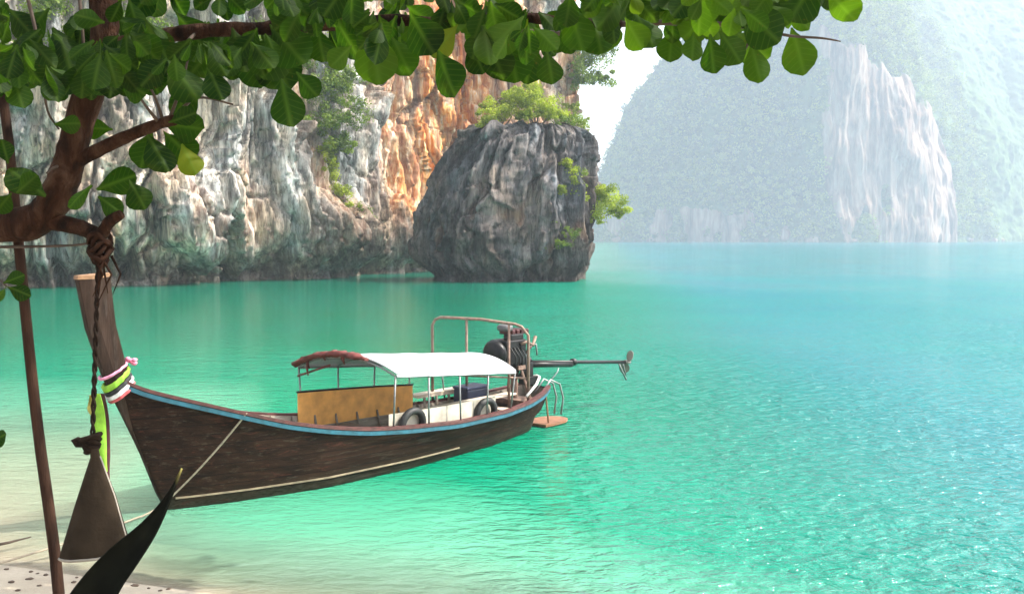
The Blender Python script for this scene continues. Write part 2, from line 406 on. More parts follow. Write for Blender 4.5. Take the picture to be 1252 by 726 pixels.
Vz = Z + .25*fbm(Tt*.9, Z*.9, 7.7, 3) + 1.5*fbm(Tt*.2, 0*Z, 31, 3)*smooth(Z, 30, 42)
stain = smooth(Px, -15.5, -12.0)*(1-.55*smooth(Px, -8, 2))*smooth(Z, 2.5, 6)*(.80+.9*pn(Tt*.25, Z*.03, 6)) + .30*smooth(fbm(Tt*.2, Z*.08, 15, 3), .1, .7)*smooth(Z, 2, 4)
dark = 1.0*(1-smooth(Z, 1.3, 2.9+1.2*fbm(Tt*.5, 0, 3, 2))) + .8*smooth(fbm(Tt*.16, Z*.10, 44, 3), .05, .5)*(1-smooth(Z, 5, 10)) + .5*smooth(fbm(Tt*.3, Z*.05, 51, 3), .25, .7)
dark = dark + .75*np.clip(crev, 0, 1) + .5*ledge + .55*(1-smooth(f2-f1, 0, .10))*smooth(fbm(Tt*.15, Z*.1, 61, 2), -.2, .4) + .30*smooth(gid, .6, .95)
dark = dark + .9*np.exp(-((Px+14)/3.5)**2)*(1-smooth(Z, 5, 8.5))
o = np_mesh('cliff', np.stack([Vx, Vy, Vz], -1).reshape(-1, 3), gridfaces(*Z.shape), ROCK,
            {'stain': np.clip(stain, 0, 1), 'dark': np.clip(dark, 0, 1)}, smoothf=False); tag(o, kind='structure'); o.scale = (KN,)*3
CLIFF = (Vx, Vy, Vz)

# the rock stack in the middle of the bay
lv = [(-1.5, -7.2, 6.3), (.3, -7.0, 6.2), (.9, -7.4, 6.35), (2.2, -8.2, 6.5), (3.6, -8.2, 6.7), (6.0, -7.8, 6.6), (8.5, -6.6, 6.4), (10.5, -5.4, 6.3), (12.0, -4.5, 6.2), (12.7, -4.0, 6.1), (13.1, -3.3, 5.6), (13.4, -2.0, 3.6)]
lv = np.array(lv); zz = np.concatenate([np.linspace(-1.5, 12.7, 120), [12.85, 13.0, 13.1, 13.2, 13.3, 13.38, 13.42]])
xl = np.interp(zz, lv[:, 0], lv[:, 1]); xr = np.interp(zz, lv[:, 0], lv[:, 2])
th = np.linspace(0, 2*np.pi, 420, endpoint=False)
ZZ, TH = np.meshgrid(zz, th, indexing='ij')
cx = ((xl+xr)/2)[:, None]; rx = ((xr-xl)/2)[:, None]; ry = rx*.72 + .6
sq = lambda a: np.sign(a)*np.abs(a)**.78
ux, uy = sq(np.cos(TH)), sq(np.sin(TH))
qx, qy = np.cos(TH)*6, np.sin(TH)*6
d_ = .55*fbm(qx*.22, qy*.22, ZZ*.16, 3) + .55*ridge(qx*.55, qy*.55, ZZ*.07, 3)-.35 + .22*ridge(qx*1.4, qy*1.4, ZZ*.18, 3) + .16*fbm(qx*2.4, qy*2.4, ZZ*.9, 3) + .12*fbm(qx*.9, qy*.9, ZZ*1.2, 2)
k1, k2, kid = worley(qx*.30+.5*fbm(qx*.3, qy*.3, ZZ*.2, 2), qy*.30, ZZ*.045+1.3); kt = worley.tilt; j1, j2, jid = worley(qx*.8+.3*fbm(qx*.8, qy*.8, ZZ*.5, 2), qy*.8, ZZ*.12); jt = worley.tilt; l1, l2, lid = worley(qx*2, qy*2, ZZ*.5); lt = worley.tilt
d_ = .6*d_ + .7*(kid-.5) + 1.3*kt - .35*(1-smooth(k2-k1, 0, .08)) + .5*(jid-.5) + .9*jt - .2*(1-smooth(j2-j1, 0, .08)) + .18*(lid-.5) + .4*lt + .2*fbm(qx*.6, qy*.6, ZZ*.7, 4)
d_ = d_*smooth(13.6-ZZ, 0, .5)
nt_ = -.55*np.exp(-((ZZ-.5)/.8)**2)
RX = cx + (rx+.75*d_+nt_)*ux; RY = 87.0 + (ry+d_+nt_)*uy - .10*(ZZ-4)*0
RZ = ZZ + .55*fbm(RX*.45, RY*.45, 3, 4)*smooth(ZZ, 11, 13)
dk = .95*(1-smooth(ZZ, .5, 1.7+.5*fbm(qx*.5, qy*.5, 0, 2))) + .75*smooth(-np.cos(TH)-.25*ZZ/12, -.05, .75) + .5*smooth(fbm(qx*.35, qy*.35, ZZ*.12, 3), 0, .6) + .5*(1-smooth(k2-k1, 0, .12))  # includes a darker left side, its shade put into the colour
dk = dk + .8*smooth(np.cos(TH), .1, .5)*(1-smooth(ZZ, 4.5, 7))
st = .5*smooth(fbm(qx*.6, qy*.6, ZZ*.35+9, 3), .35, .8)*(1-smooth(ZZ, 5, 8))
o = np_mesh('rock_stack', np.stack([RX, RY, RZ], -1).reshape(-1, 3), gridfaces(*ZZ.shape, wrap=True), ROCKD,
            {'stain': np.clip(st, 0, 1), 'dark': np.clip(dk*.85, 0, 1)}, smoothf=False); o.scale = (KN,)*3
tag(o, 'dark grey limestone sea stack standing in the water in front of the cliff', 'rock')

# the far cliff across the bay
gx = np.linspace(30, 330, 560); gv = np.linspace(0, 1, 210)
top = np.interp(gx, [30, 36, 40, 44, 50, 56, 61, 67, 84, 103, 130, 160, 330], [1, 3, 14, 24, 40, 56, 72, 80, 101, 116, 130, 146, 160])
gpx = 626 + gx/.374; px_c = smooth(gpx, 985, 1010)*(1-smooth(gpx, 1150, 1215))
GX, GV = np.meshgrid(gx, gv, indexing='ij'); GZ = -3 + GV*(top[:, None]+3)
GP = 626 + GX/.374; GY_ = 286 - (GZ-4)/.374                   # design coordinates of the cliff mask
lo = np.interp(GP, [990, 1015, 1035, 1060, 1085, 1110, 1150, 1200, 1230], [60, 230, 300, 250, 300, 300, 300, 300, 300])
hi = np.interp(GP, [990, 1010, 1030, 1060, 1090, 1130, 1180, 1205, 1230], [40, 46, 52, 62, 76, 92, 112, 140, 200])
cl = smooth(GP, 996, 1006)*(1-smooth(GP, 1205, 1232))*smooth(GY_+22*fbm(GX*.09, 0*GZ, 61, 3), hi-16, hi+16)*(1-smooth(GY_, lo-8, lo+8))
cl *= 1-.6*smooth(fbm(GX*.07, GZ*.02, 2, 3)+.25*smooth(GP, 1170, 1215), .4, .65)
lowc = smooth(GY_, 225, 270)*smooth(fbm(GX*.09, GZ*.05, 5, 3), .05, .35)*smooth(1000-GP, 0, 20)
band = .8*smooth(GZ, -1, .5)*(1-smooth(GZ, 1.0, 3.5))*smooth(fbm(GX*.1, 0*GZ, 41, 3), -.1, .4)
clm = np.clip(cl + .9*lowc + band, 0, 1); clm = smooth(clm + .5*fbm(GX*.11, GZ*.035, 14, 4)*smooth(clm, .02, .3), .35, .62)
slope = 18 + 22*smooth(GP, 1090, 1200)
back = slope*(GV**1.1)*(1-.75*px_c[:, None])*1.6 + 30*smooth(GP, 780, 735) + 26*np.maximum(GZ-60, 0)/60*smooth(GP, 1040, 1150)
recess = np.interp(GP, [720, 760, 860, 960, 1000, 1030, 1130, 1300, 1420], [80, 66, 44, 16, 0, 2, 14, 60, 95])
bumps = 9*fbm(GX*.028, GZ*.018, 3, 4) + 3.2*ridge(GX*.08, GZ*.022, 6, 3) + clm*(3.5*ridge(GX*.16, GZ*.014, 9, 3) + 1.2*ridge(GX*.5, GZ*.05, 12, 2))
GYw = 452 + back + recess - bumps
vg = 1-clm
GYw -= vg*2.4*fbm(GX*.13, GZ*.16, 9, 4)
m = NT('far_slope'); vs = m.coords((.11, .11, .014)); vf = m.coords((.3, .3, .05)); vv = m.coords((.22, .22, .22))
s1 = m.noise(vs, 1, 5, .6, .5); s2 = m.noise(vf, 1, 5, .65); s3 = m.noise(vv, 1, 5, .65)
rk = m.mix(.6, m.ramp(s1, [(.40, (.025, .018, .014)), (.5, (.15, .085, .055)), (.60, (.24, .18, .145))]), m.ramp(s2, [(.38, (.04, .03, .025)), (.5, (.17, .11, .08)), (.62, (.27, .22, .185))]))
vgc = m.ramp(s3, [(.3, (.018, .038, .012)), (.6, (.05, .085, .02)), (.75, (.10, .14, .03))])
FAR = m.done(m.bsdf(m.mix(m.attr('bare'), vgc, rk), .9, 0, m.bump(s2, .6, 2.0), .15))
o = np_mesh('far_cliff', np.stack([GX, GYw, GZ], -1).reshape(-1, 3), gridfaces(*GX.shape), FAR, {'bare': clm}); tag(o, kind='structure'); o.scale = (2, 2, 2)
FARP = (GX, GYw, GZ, clm)

# ------------------------------------------------------------------ foliage at a distance
def clump_cloud(centers, radii, per, size, tint=None, squash=.8, seed=1):
    """leaf-sized quads spread through ellipsoid volumes -> V, F, tint"""
    r = np.random.default_rng(seed); centers = np.asarray(centers, float); radii = np.asarray(radii, float)
    C = np.repeat(centers, per, 0); Rr = np.repeat(radii, per); n = len(C)
    d = r.normal(size=(n, 3)); d /= np.linalg.norm(d, axis=1)[:, None]
    rad = Rr*(r.random(n)**.42); p = C + d*rad[:, None]*np.array([1, 1, squash])
    nrm = d + r.normal(size=(n, 3))*.8 + np.array([0, 0, .35]); nrm /= np.linalg.norm(nrm, axis=1)[:, None]
    a = np.cross(nrm, r.normal(size=(n, 3))); a /= np.linalg.norm(a, axis=1)[:, None]; b = np.cross(nrm, a)
    s = (size*(.6+.8*r.random(n)))[:, None]; k = .55
    V = np.stack([p-a*s, p-b*s*k+nrm*s*.15, p+a*s, p+b*s*k+nrm*s*.15], 1).reshape(-1, 3)
    base = np.repeat(r.random(len(centers)) if tint is None else tint, per)
    tn = np.clip(base*.72 + .28*r.random(n), 0, .999)
    return V, np.arange(n*4).reshape(-1, 4), np.repeat(tn, 4)

FOREST = mat_leaf('forest_leaves', (.010, .028, .006), (.15, .18, .022), (.13, .16, .03), trans=.25, spec=.2, rough=.7)
idx = npr.permutation(GX.size)[:7600]
gxf, gyf, gzf, cf = GX.ravel()[idx], GYw.ravel()[idx], GZ.ravel()[idx], clm.ravel()[idx]
keep = (cf < .45) & (gzf > 1.5) & (gxf < 250)
cen = np.stack([gxf, gyf-.8, gzf+.6], -1)[keep]
V, Fc, tn = clump_cloud(cen, 1.3+4.6*npr.random(len(cen))**2.6, 46, .66, seed=3)
o = np_mesh('forest', V, Fc, FOREST, {'tint': tn}, smoothf=False); tag(o, kind='stuff'); o.scale = (2, 2, 2)

BUSHY = mat_leaf('bush_leaves_yellow', (.07, .105, .012), (.33, .36, .045), (.42, .42, .07), trans=.42, spec=.25, rough=.6)
BUSHG = mat_leaf('bush_leaves_green', (.022, .045, .009), (.16, .22, .03), (.27, .31, .05), trans=.35, spec=.25, rough=.6)
STEM = simple('bark_grey', (.17, .14, .11), .9, var=.3, sc=5)
def bush(name, label, blobs, mat, per=150, size=.13, root=None, seed=1, cat='bush', squash=.8):
    """blobs: (x,y,z,r) world; a stem runs from the root to each clump"""
    b = np.array(blobs, float); b[:, 3] *= 1.22; root = Vector(root)
    e = empty(name, root, label, cat)
    # break every blob into smaller clumps so the outline stays uneven
    r = np.random.default_rng(seed); cs, rs = [], []
    for x, y, z, R in b:
        for k in range(16):
            d = r.normal(size=3); d /= np.linalg.norm(d); q = R*(.2+1.15*r.random()**.7)
            cs.append((x+d[0]*q, y+d[1]*q, z+d[2]*q*squash*.8)); rs.append(R*(.22+.40*r.random()))
    V, F_, tn = clump_cloud(cs, rs, per//6+10, size*.72, seed=seed+50, squash=squash)
    o = np_mesh('foliage', V-np.array(root), F_, mat, {'tint': tn}, smoothf=False, parent=e)
    s = MB()
    for x, y, z, R in b:
        end = Vector((x, y, z))-root; mid = end*.5 + Vector((0, 0, -.12*end.length))
        s.tube([(0, 0, 0), mid, end], [.10, .07, .03], 6)
    s.build('stem', STEM, e, True)
    return e
def w(px, py, Yd): return tuple(at(px, py, Yd*KN))
def blobs(*a): return [(*w(px, py, Yd), r) for px, py, Yd, r in a]
# on top of the rock stack
bush('shrub', 'pale yellow-green shrub thicket along the left top of the sea stack', blobs((592, 146, 84, .9), (612, 140, 85, 1.2), (632, 132, 86, 1.3), (605, 128, 87, 1.0), (625, 118, 87, .8)), BUSHY, 520, .13, w(610, 160, 86), 2, squash=.75)
bush('shrub', 'bright green leafy shrub at the middle top of the sea stack', blobs((640, 122, 84.5, 1.2), (660, 128, 84.5, 1.3), (652, 112, 85, 1.0), (675, 138, 85, .9), (645, 140, 83.5, .7)), BUSHY, 620, .14, w(655, 155, 86), 3)
bush('shrub', 'low dry shrub on the right top corner of the sea stack', blobs((690, 148, 85, .7), (706, 150, 86, .7), (712, 165, 86, .5)), BUSHG, 260, .11, w(700, 158, 86), 4)
bush('shrub', 'bright yellow shrub jutting out to the right of the sea stack at mid height', blobs((730, 250, 86, 1.6), (748, 246, 86.5, 1.3), (718, 262, 85.5, 1.1), (757, 256, 87, .7), (738, 234, 86, 1.0)), BUSHY, 560, .14, w(712, 268, 87), 5)
bush('shrub', 'sparse yellow shrub clinging to the right face of the sea stack', blobs((700, 215, 83, .8), (706, 235, 83.5, .8), (694, 200, 83, .5), (688, 232, 82, .4)), BUSHY, 300, .12, w(700, 232, 85), 6)
bush('shrub', 'small russet-green shrub low on the front of the sea stack', blobs((700, 285, 81.5, .6), (688, 298, 81.3, .5), (665, 305, 81.5, .4), (680, 275, 81.5, .4)), BUSHG, 220, .10, w(690, 295, 83), 7)
# on the near cliff
bush('cliff_bush', 'tall green bush growing down the gully between grey and orange cliff', blobs((405, 110, 89, 1.7), (420, 140, 89, 1.6), (395, 150, 88, 1.2), (425, 95, 90, 1.4), (412, 175, 89, 1.1), (400, 85, 90, 1.5)), BUSHG, 620, .17, w(415, 160, 93), 8)
bush('cliff_bush', 'yellow-green bush hanging low in the gully beside orange rock', blobs((405, 205, 89, 1.1), (412, 235, 89, .9), (400, 185, 89, 1.0), (425, 250, 89.5, .8), (405, 262, 88, .6)), BUSHY, 400, .15, w(410, 225, 92), 9)
bush('cliff_bush', 'wispy bush hanging off the right top edge of the near cliff', blobs((722, 75, 117, 1.8), (738, 95, 118, 1.1), (712, 95, 116, 1.3), (735, 60, 118, 1.7), (715, 55, 117, 2.0)), BUSHG, 520, .2, w(712, 85, 120), 10)
bush('cliff_bush', 'small bush low on the right edge of the near cliff above the stack', blobs((708, 150, 116, 1.0), (716, 172, 117, .7), (700, 130, 116, .8)), BUSHY, 240, .17, w(705, 150, 119), 11)
bush('cliff_bush', 'dark green bush on the cliff behind the crown of the almond tree', blobs((50, 40, 72, 2.6), (90, 20, 72, 2.4), (20, 80, 70, 2.2), (70, 90, 72, 1.6), (150, 30, 74, 2.0)), BUSHG, 800, .2, w(60, 60, 76), 12)
bush('cliff_bush', 'grey-green bush at the upper middle of the cliff above grey flowstone', blobs((330, 60, 82, 1.7), (360, 45, 84, 1.7), (300, 40, 80, 1.5), (380, 62, 86, 1.3)), BUSHG, 520, .18, w(345, 50, 88), 13)
bush('cliff_bush', 'small brownish bush at the foot of the gully near the water', blobs((440, 262, 90, .8), (455, 275, 90, .6), (425, 275, 89, .6)), BUSHG, 200, .14, w(440, 272, 93), 14)

# ------------------------------------------------------------------ the longtail boat
HULLW = mat_wood('hull_wood', (.008, .0042, .0028), (.030, .0135, .008), (.5, 5, 7), 1.5, .6, (.070, .056, .040), planks=6.5)
PROWW = mat_wood('prow_wood', (.018, .011, .008), (.05, .031, .023), (6, 6, .7), 1.4, .65, (.075, .06, .05))
DECKW = mat_wood('deck_wood', (.13, .10, .08), (.30, .25, .20), (.8, 9, 4), 1.5, .75, (.4, .36, .3))
PALEW = mat_wood('pale_plank', (.42, .34, .26), (.62, .54, .44), (.8, 9, 4), 1.5, .7)
INNER = mat_wood('inner_hull_wood', (.16, .13, .10), (.34, .30, .25), (.6, 6, 6), 1.5, .75, (.45, .42, .36))
CAPM = simple('maroon_paint', (.075, .022, .020), .55, var=.5, sc=9)
BLUE = simple('teal_blue_paint', (.011, .082, .12), .5, var=.4, sc=9)
TANP = simple('ochre_plywood', (.74, .36, .09), .6, var=.22, sc=4)
GREYP = simple('weathered_grey_panel', (.40, .37, .30), .7, var=.3, sc=5)
STEEL = simple('grey_galvanised_steel', (.23, .23, .23), .5, .6, var=.3, sc=9)
RUST = simple('rusty_brown_steel', (.20, .13, .10), .65, .3, var=.4, sc=12)
DARKM = simple('black_greasy_metal', (.018, .017, .017), .4, .5, var=.5, sc=15)
REDM = simple('dark_red_engine_paint', (.05, .008, .008), .45, .1, var=.4, sc=10)
TARPW = simple('white_tarpaulin', (.33, .33, .345), .6, var=.12, sc=2.2, bump=.25)
TARPR = simple('maroon_tarpaulin', (.115, .022, .016), .7, var=.5, sc=9, bump=.6)
RUBBER = simple('black_rubber', (.014, .014, .014), .6, var=.3, sc=9)
ROPEM = simple('pale_rope', (.24, .20, .145), .85, var=.3, sc=30)
ROPED = simple('dark_rope', (.016, .010, .007), .9, var=.4, sc=40, bump=.5, spec=.08)
NAVY = simple('navy_plastic', (.02, .028, .06), .45, var=.3, sc=5)

B0 = Vector((-5.0967, 14.3504, 0)); RZ_ = math.atan2(.7605, .6494); BS = 1.022
boat = empty('longtail_boat', B0, 'long brown wooden boat with high prow and white canopy moored near the beach', 'boat', RZ_); boat.scale = (BS,)*3
S_ = np.array([-.78, -.55, -.18, .35, .91, 1.52, 2.2, 2.95, 3.78, 4.94, 6.43, 7.36, 8.03, 8.45])
ZG = np.array([2.0, 1.84, 1.70, 1.52, 1.33, 1.13, .97, .84, .76, .68, .65, .69, .76, .84])
BG = np.array([.07, .16, .29, .47, .65, .80, .92, 1.01, 1.08, 1.10, .94, .76, .56, .36])
def sm_interp(x, xp, fp):
    xs_ = np.linspace(xp[0], xp[-1], 400); y = np.interp(xs_, xp, fp)
    k = np.hanning(33)[1:-1]; k /= k.sum(); y = np.convolve(np.pad(y, 15, mode='reflect', reflect_type='odd'), k, 'valid')
    return np.interp(x, xs_, y)
zg = lambda s: float(sm_interp(s, S_, ZG)); bg_ = lambda s: float(sm_interp(s, S_, BG))
bw = lambda s: float(np.interp(s, [-.1, 0, .4, 1, 2.25, 4, 6.25, 7.6, 8.5], [.045, .06, .24, .46, .80, .86, .70, .40, .10]))
zk = lambda s: float(np.interp(s, [-.8, -.05, .5, 2, 4, 6, 7.6, 8.5], [1.95, -.02, -.20, -.32, -.34, -.28, -.12, .28]))
def section(s, off=0.0, n=15):
    """half section from keel to gunwale: list of (half-breadth, z)"""
    z0, z1, b1 = zk(s)+off, zg(s), max(bg_(s)-off, .012); pts = []
    for k in range(n):
        t = k/(n-1); z = z0 + (z1-z0)*t**1.25
        if s < 0:
            b = .05 + (b1-.05)*t**1.1
        else:
            bz = max(bw(s)-off, .012)
            if z <= 0: b = max(.05-off*.5, .012) + (bz-.05)*min(1, (max(z-z0, 0)/max(-z0, .01)))**.45 if z0 < 0 else .05+(b1-.05)*t**.8
            else: b = bz + (b1-bz)*(z/max(z1, .01))**.85 if z0 < 0 else .05+(b1-.05)*t**.8
        pts.append((max(b, .01), z))
    return pts
def hwid(s, z):
    h = section(s); return float(np.interp(z, [p[1] for p in h], [p[0] for p in h]))
stn = np.linspace(-.74, 8.45, 64)
hb = MB()
outer = []; 
for s in stn:
    h = section(s); outer.append([Vector((s, -b, z)) for b, z in h][::-1] + [Vector((s, b, z)) for b, z in h])
hb.grid(outer)
inn = []; si = np.linspace(-.1, 8.38, 56)
for s in si:
    h = section(s, .075); inn.append([Vector((s, -b, z)) for b, z in h][::-1] + [Vector((s, b, z)) for b, z in h])
hb.add([p for p in outer[-1]], [tuple(range(len(outer[-1])))])          # transom
hb.build('hull', HULLW, boat, True, recalc=True)
h2 = MB(); h2.grid(inn); h2.add(list(inn[-1]), [tuple(range(len(inn[-1])))]); h2.build('inner_hull', INNER, boat, True)
def rail(y0, dz, wd, hgt, mat, name, s0=-.72, s1=8.45, zf=None):
    """a strake swept along one gunwale, both sides in one mesh"""
    m_ = MB()
    for sd in (-1, 1):
        R_ = []
        for s in np.linspace(s0, s1, 70):
            b = bg_(s) + y0; z = zg(s) + dz
            R_.append([Vector((s, sd*(b+a), z+c)) for a, c in ((0, 0), (wd, 0), (wd, hgt), (0, hgt))])
        m_.grid(R_, wrap=True)
        m_.add(R_[0], [(0, 1, 2, 3)]); m_.add(R_[-1], [(3, 2, 1, 0)])
    return m_.build(name, mat, boat)
rail(-.075, -.012, .11, .05, CAPM, 'gunwale')
rail(.004, -.088, .024, .066, BLUE, 'painted_strake')
# pale rubbing strake low on the side
m_ = MB()
for sd in (-1, 1):
    R_ = []
    for s in np.linspace(.05, 5.2, 50):
        zz_ = .16 - .0*s; z0 = zk(s)
        b = bw(s) + (bg_(s)-bw(s))*(zz_/zg(s))**.85 + .004
        R_.append([Vector((s, sd*(b+a), zz_+c)) for a, c in ((-.01, 0), (.018, 0), (.018, .024), (-.01, .024))])
    m_.grid(R_, wrap=True); m_.add(R_[0], [(0, 1, 2, 3)]); m_.add(R_[-1], [(3, 2, 1, 0)])
m_.build('rubbing_strake', simple('pale_worn_strake', (.20, .155, .10), .75, var=.45, sc=5), boat)
# stem post and prow
st_ = MB(); R_ = []
for t_ in np.linspace(0, 1, 22):
    z = -.12 + (3.36+.12)*t_
    s = np.interp(z, [-.12, 0, 1.0, 2.0, 2.7, 3.36], [.10, 0, -.40, -.82, -1.03, -1.13])
    wd = np.interp(z, [-.12, 1, 1.8, 2.1, 3.36], [.13, .20, .30, .34, .44]); tk = np.interp(z, [-.12, 1.6, 2.2, 3.36], [.045, .075, .10, .105])
    ln = .0
    R_.append([Vector((s-.5*wd*.55, -tk*.55, z)), Vector((s-.5*wd*.55, tk*.55, z)), Vector((s+.1*wd, tk, z)), Vector((s+.95*wd*.72, tk, z+.03)), Vector((s+.95*wd*.72, -tk, z+.03)), Vector((s+.1*wd, -tk, z))])
st_.grid(R_, wrap=True); st_.add(R_[0], [(5, 4, 3, 2, 1, 0)])
st_.build('stem_post', PROWW, boat, bevel=.012)
cp_ = MB(); top_ = R_[-1]; cpv = [p+Vector((0, 0, .004)) for p in top_]; cen_ = sum(cpv, Vector())/6
lo_ = [cen_+(p-cen_)*1.06 for p in cpv]; hi_ = [cen_+(p-cen_)*1.03+Vector((0, 0, .05)) for p in cpv]
cp_.grid([lo_, hi_], wrap=True); cp_.add(hi_, [tuple(range(6))]); cp_.add(lo_, [tuple(range(5, -1, -1))])
cp_.build('prow_cap', simple('bare_orange_wood', (.24, .13, .065), .7, var=.3, sc=12), boat)
# decking, thwarts and benches
dk_ = MB(); zd = .30
for k in range(34):
    s = 1.0 + k*.205
    zz_ = max(zd, zk(s)+.3)-.03; b = min(hwid(s-.1, zz_), hwid(s+.1, zz_)) - .05
    dk_.box((s, 0, max(zd, zk(s)+.3)+.006*rnd.random()), (.19, 2*b-.06, .03))
dk_.build('deck', DECKW, boat)
fd = MB(); R_ = []
for s in np.linspace(-.3, 1.55, 18):
    b = bg_(s)-.07; R_.append([Vector((s, y*b, zg(s)-.10+.03*(1-y*y))) for y in np.linspace(-1, 1, 7)])
fd.sheet(R_, .025); fd.build('foredeck', DECKW, boat)
for s, zt, mt in ((1.75, .72, INNER), (2.5, .60, DECKW), (4.0, .55, DECKW), (5.4, .52, DECKW), (7.0, .56, PALEW)):
    q = MB(); b = min(hwid(s-.13, zt-.03), hwid(s+.13, zt-.03))-.085; q.box((s, 0, zt), (.26, 2*b, .04)); q.build('thwart', mt, boat, bevel=.006)
for s in np.linspace(1.9, 7.9, 13):
    for sd in (-1, 1):
        h = section(s, .10); q = MB()
        q.tube([(s, sd*(b-.012), z) for b, z in h[5:]], .022, 6); q.build('rib', INNER, boat, True)

# side panels
def wall(s0, s1, sd, ins, zb, zt0, zt1, th, name, mat, lab=None):
    q = MB(); R_ = []
    for s in np.linspace(s0, s1, 16):
        t_ = (s-s0)/(s1-s0); b = bg_(s)-ins; zt_ = zt0+(zt1-zt0)*t_
        R_.append([Vector((s, sd*(b+a), z)) for a, z in ((0, zb), (th, zb), (th, zt_), (0, zt_))])
    q.grid(R_, wrap=True); q.add(R_[0], [(0, 1, 2, 3)]); q.add(R_[-1], [(3, 2, 1, 0)])
    o_ = q.build(name, mat, boat)
    if lab: o_['label'] = lab
    return o_
wall(3.02, 5.75, 1, .12, .40, 1.24, 1.06, .02, 'side_panel', TANP, 'ochre plywood panel along the far side')
q = MB(); q.tube([(s, bg_(s)-.11, 1.25-.18*(s-3.02)/2.73) for s in np.linspace(3.0, 5.77, 12)], .02, 6); q.build('panel_trim', DARKM, boat, True)
wall(3.55, 6.35, -1, .24, .42, .99, .94, .02, 'side_panel', GREYP, 'weathered grey panel along the near side')
wall(5.9, 7.6, 1, .10, .78, .84, .90, .26, 'bench', PALEW)
q = MB()
for s in np.linspace(6.0, 7.5, 6): q.tube([(s, bg_(s)-.2, .3), (s, bg_(s)-.16, .80)], .028, 6)
q.build('bench_leg', INNER, boat)
# canopy frame and roof
SA, SB = 3.33, 6.62
def roofpt(s, y):                        # y in -1..1 across
    t_ = (s-SA)/(SB-SA); hw = 1.08 - .10*t_; ez = 1.70 - .27*t_
    sk = -.15*y*(1-t_)                   # the front hoop stands a little askew
    return Vector((s+sk, y*hw, ez + .24*(1-abs(y)**2.2)))
R_ = []
for s in np.linspace(SA, SB, 22):
    R_.append([roofpt(s, y) - Vector((0, 0, .012*abs(math.sin((s-SA)/(SB-SA)*math.pi*4))*(1-y*y))) for y in np.linspace(-1.02, 1.02, 19)])
can = MB(); can.sheet(R_, .018)
for sd in (-1, 1):                        # hanging valance
    V_ = [[roofpt(s, sd*1.02)+Vector((0, sd*.004, .005)), roofpt(s, sd*1.02)+Vector((0, sd*.012, -.045-.004*math.sin(s*9)))] for s in np.linspace(SA, SB, 40)]
    can.sheet(V_, .006)
can.build('canopy', TARPW, boat, True)
fr_ = MB()
for s in np.linspace(SA, SB, 5): fr_.tube([roofpt(s, y)-Vector((0, 0, .045)) for y in np.linspace(-1, 1, 15)], .017, 6)
for y in (-1, -.5, 0, .5, 1): fr_.tube([roofpt(s, y)-Vector((0, 0, .06)) for s in np.linspace(SA, SB, 12)], .015, 6)
fr_.build('canopy_frame', STEEL, boat, True)
for sd in (-1, 1):
    for s in np.linspace(SA, SB, 5):
        tp_ = roofpt(s, sd)-Vector((0, 0, .04)); q = MB()
        q.tube([(tp_.x, sd*(bg_(tp_.x)-.03), zg(tp_.x)+.02), tp_], .017, 7); q.build('post', STEEL, boat, True)
# maroon tarpaulin rolled along the front hoop, ends hanging down
q = MB(); R_ = []
for i in range(40):
    y = 1.0 - i/39*1.5; p = roofpt(SA-.04, min(y, 1)); nn = []
    for k in range(12):
        a = 2*math.pi*k/12; r_ = .052*(1+.5*float(pn(i*.45, k*.7, 2))+.5*float(pn(i*.9, k*1.3, 7)))*(.55 if i > 35 else 1)
        nn.append(p + Vector((math.cos(a)*r_*1.7-.03, 0, math.sin(a)*r_+.015)))
    R_.append(nn)
q.grid(R_, wrap=True); q.add(R_[0], [tuple(range(12))]); q.add(R_[-1], [tuple(range(11, -1, -1))])
q.build('rolled_tarpaulin', TARPR, boat, True)
q = MB()
for y, ln in ((.72, .30), (.70, .18), (-.05, .16), (-.02, .12), (.35, .10)):
    p = roofpt(SA-.07, y); q.tube([p, p+Vector((-.01, .02, -ln*.5)), p+Vector((.01, .01, -ln))], [.018, .022, .012], 6)
q.tube([roofpt(SA-.02, 1)-Vector((0, 0, .2)), roofpt(SA-.02, .3)-Vector((0, 0, .18))], .02, 6)
q.build('tarpaulin_tie', TARPR, boat, True)
# steel arch round the engine
pa, pb = Vector((6.4, 1.0, 0)), Vector((7.45, -.62, 0))
def ap(t_, z): p = pa.lerp(pb, t_); return Vector((p.x, p.y, z))
q = MB(); q.tube([ap(0, .6), ap(0, 2.18), ap(.03, 2.29), ap(.09, 2.34), ap(.5, 2.31), ap(.86, 2.22), ap(.93, 2.17), ap(1.0, 2.0), ap(1.0, .55)], .030, 8)
arch = q.build('engine_arch', RUST, boat, True)
q = MB()
for t_ in (.36, .80): q.tube([ap(t_, 2.30 if t_ < .5 else 2.22), ap(t_, .45)], .026, 8)
q.tube([ap(.02, 1.2), ap(.98, 1.15)], .02, 6)
q.build('arch_upright', RUST, arch, True)
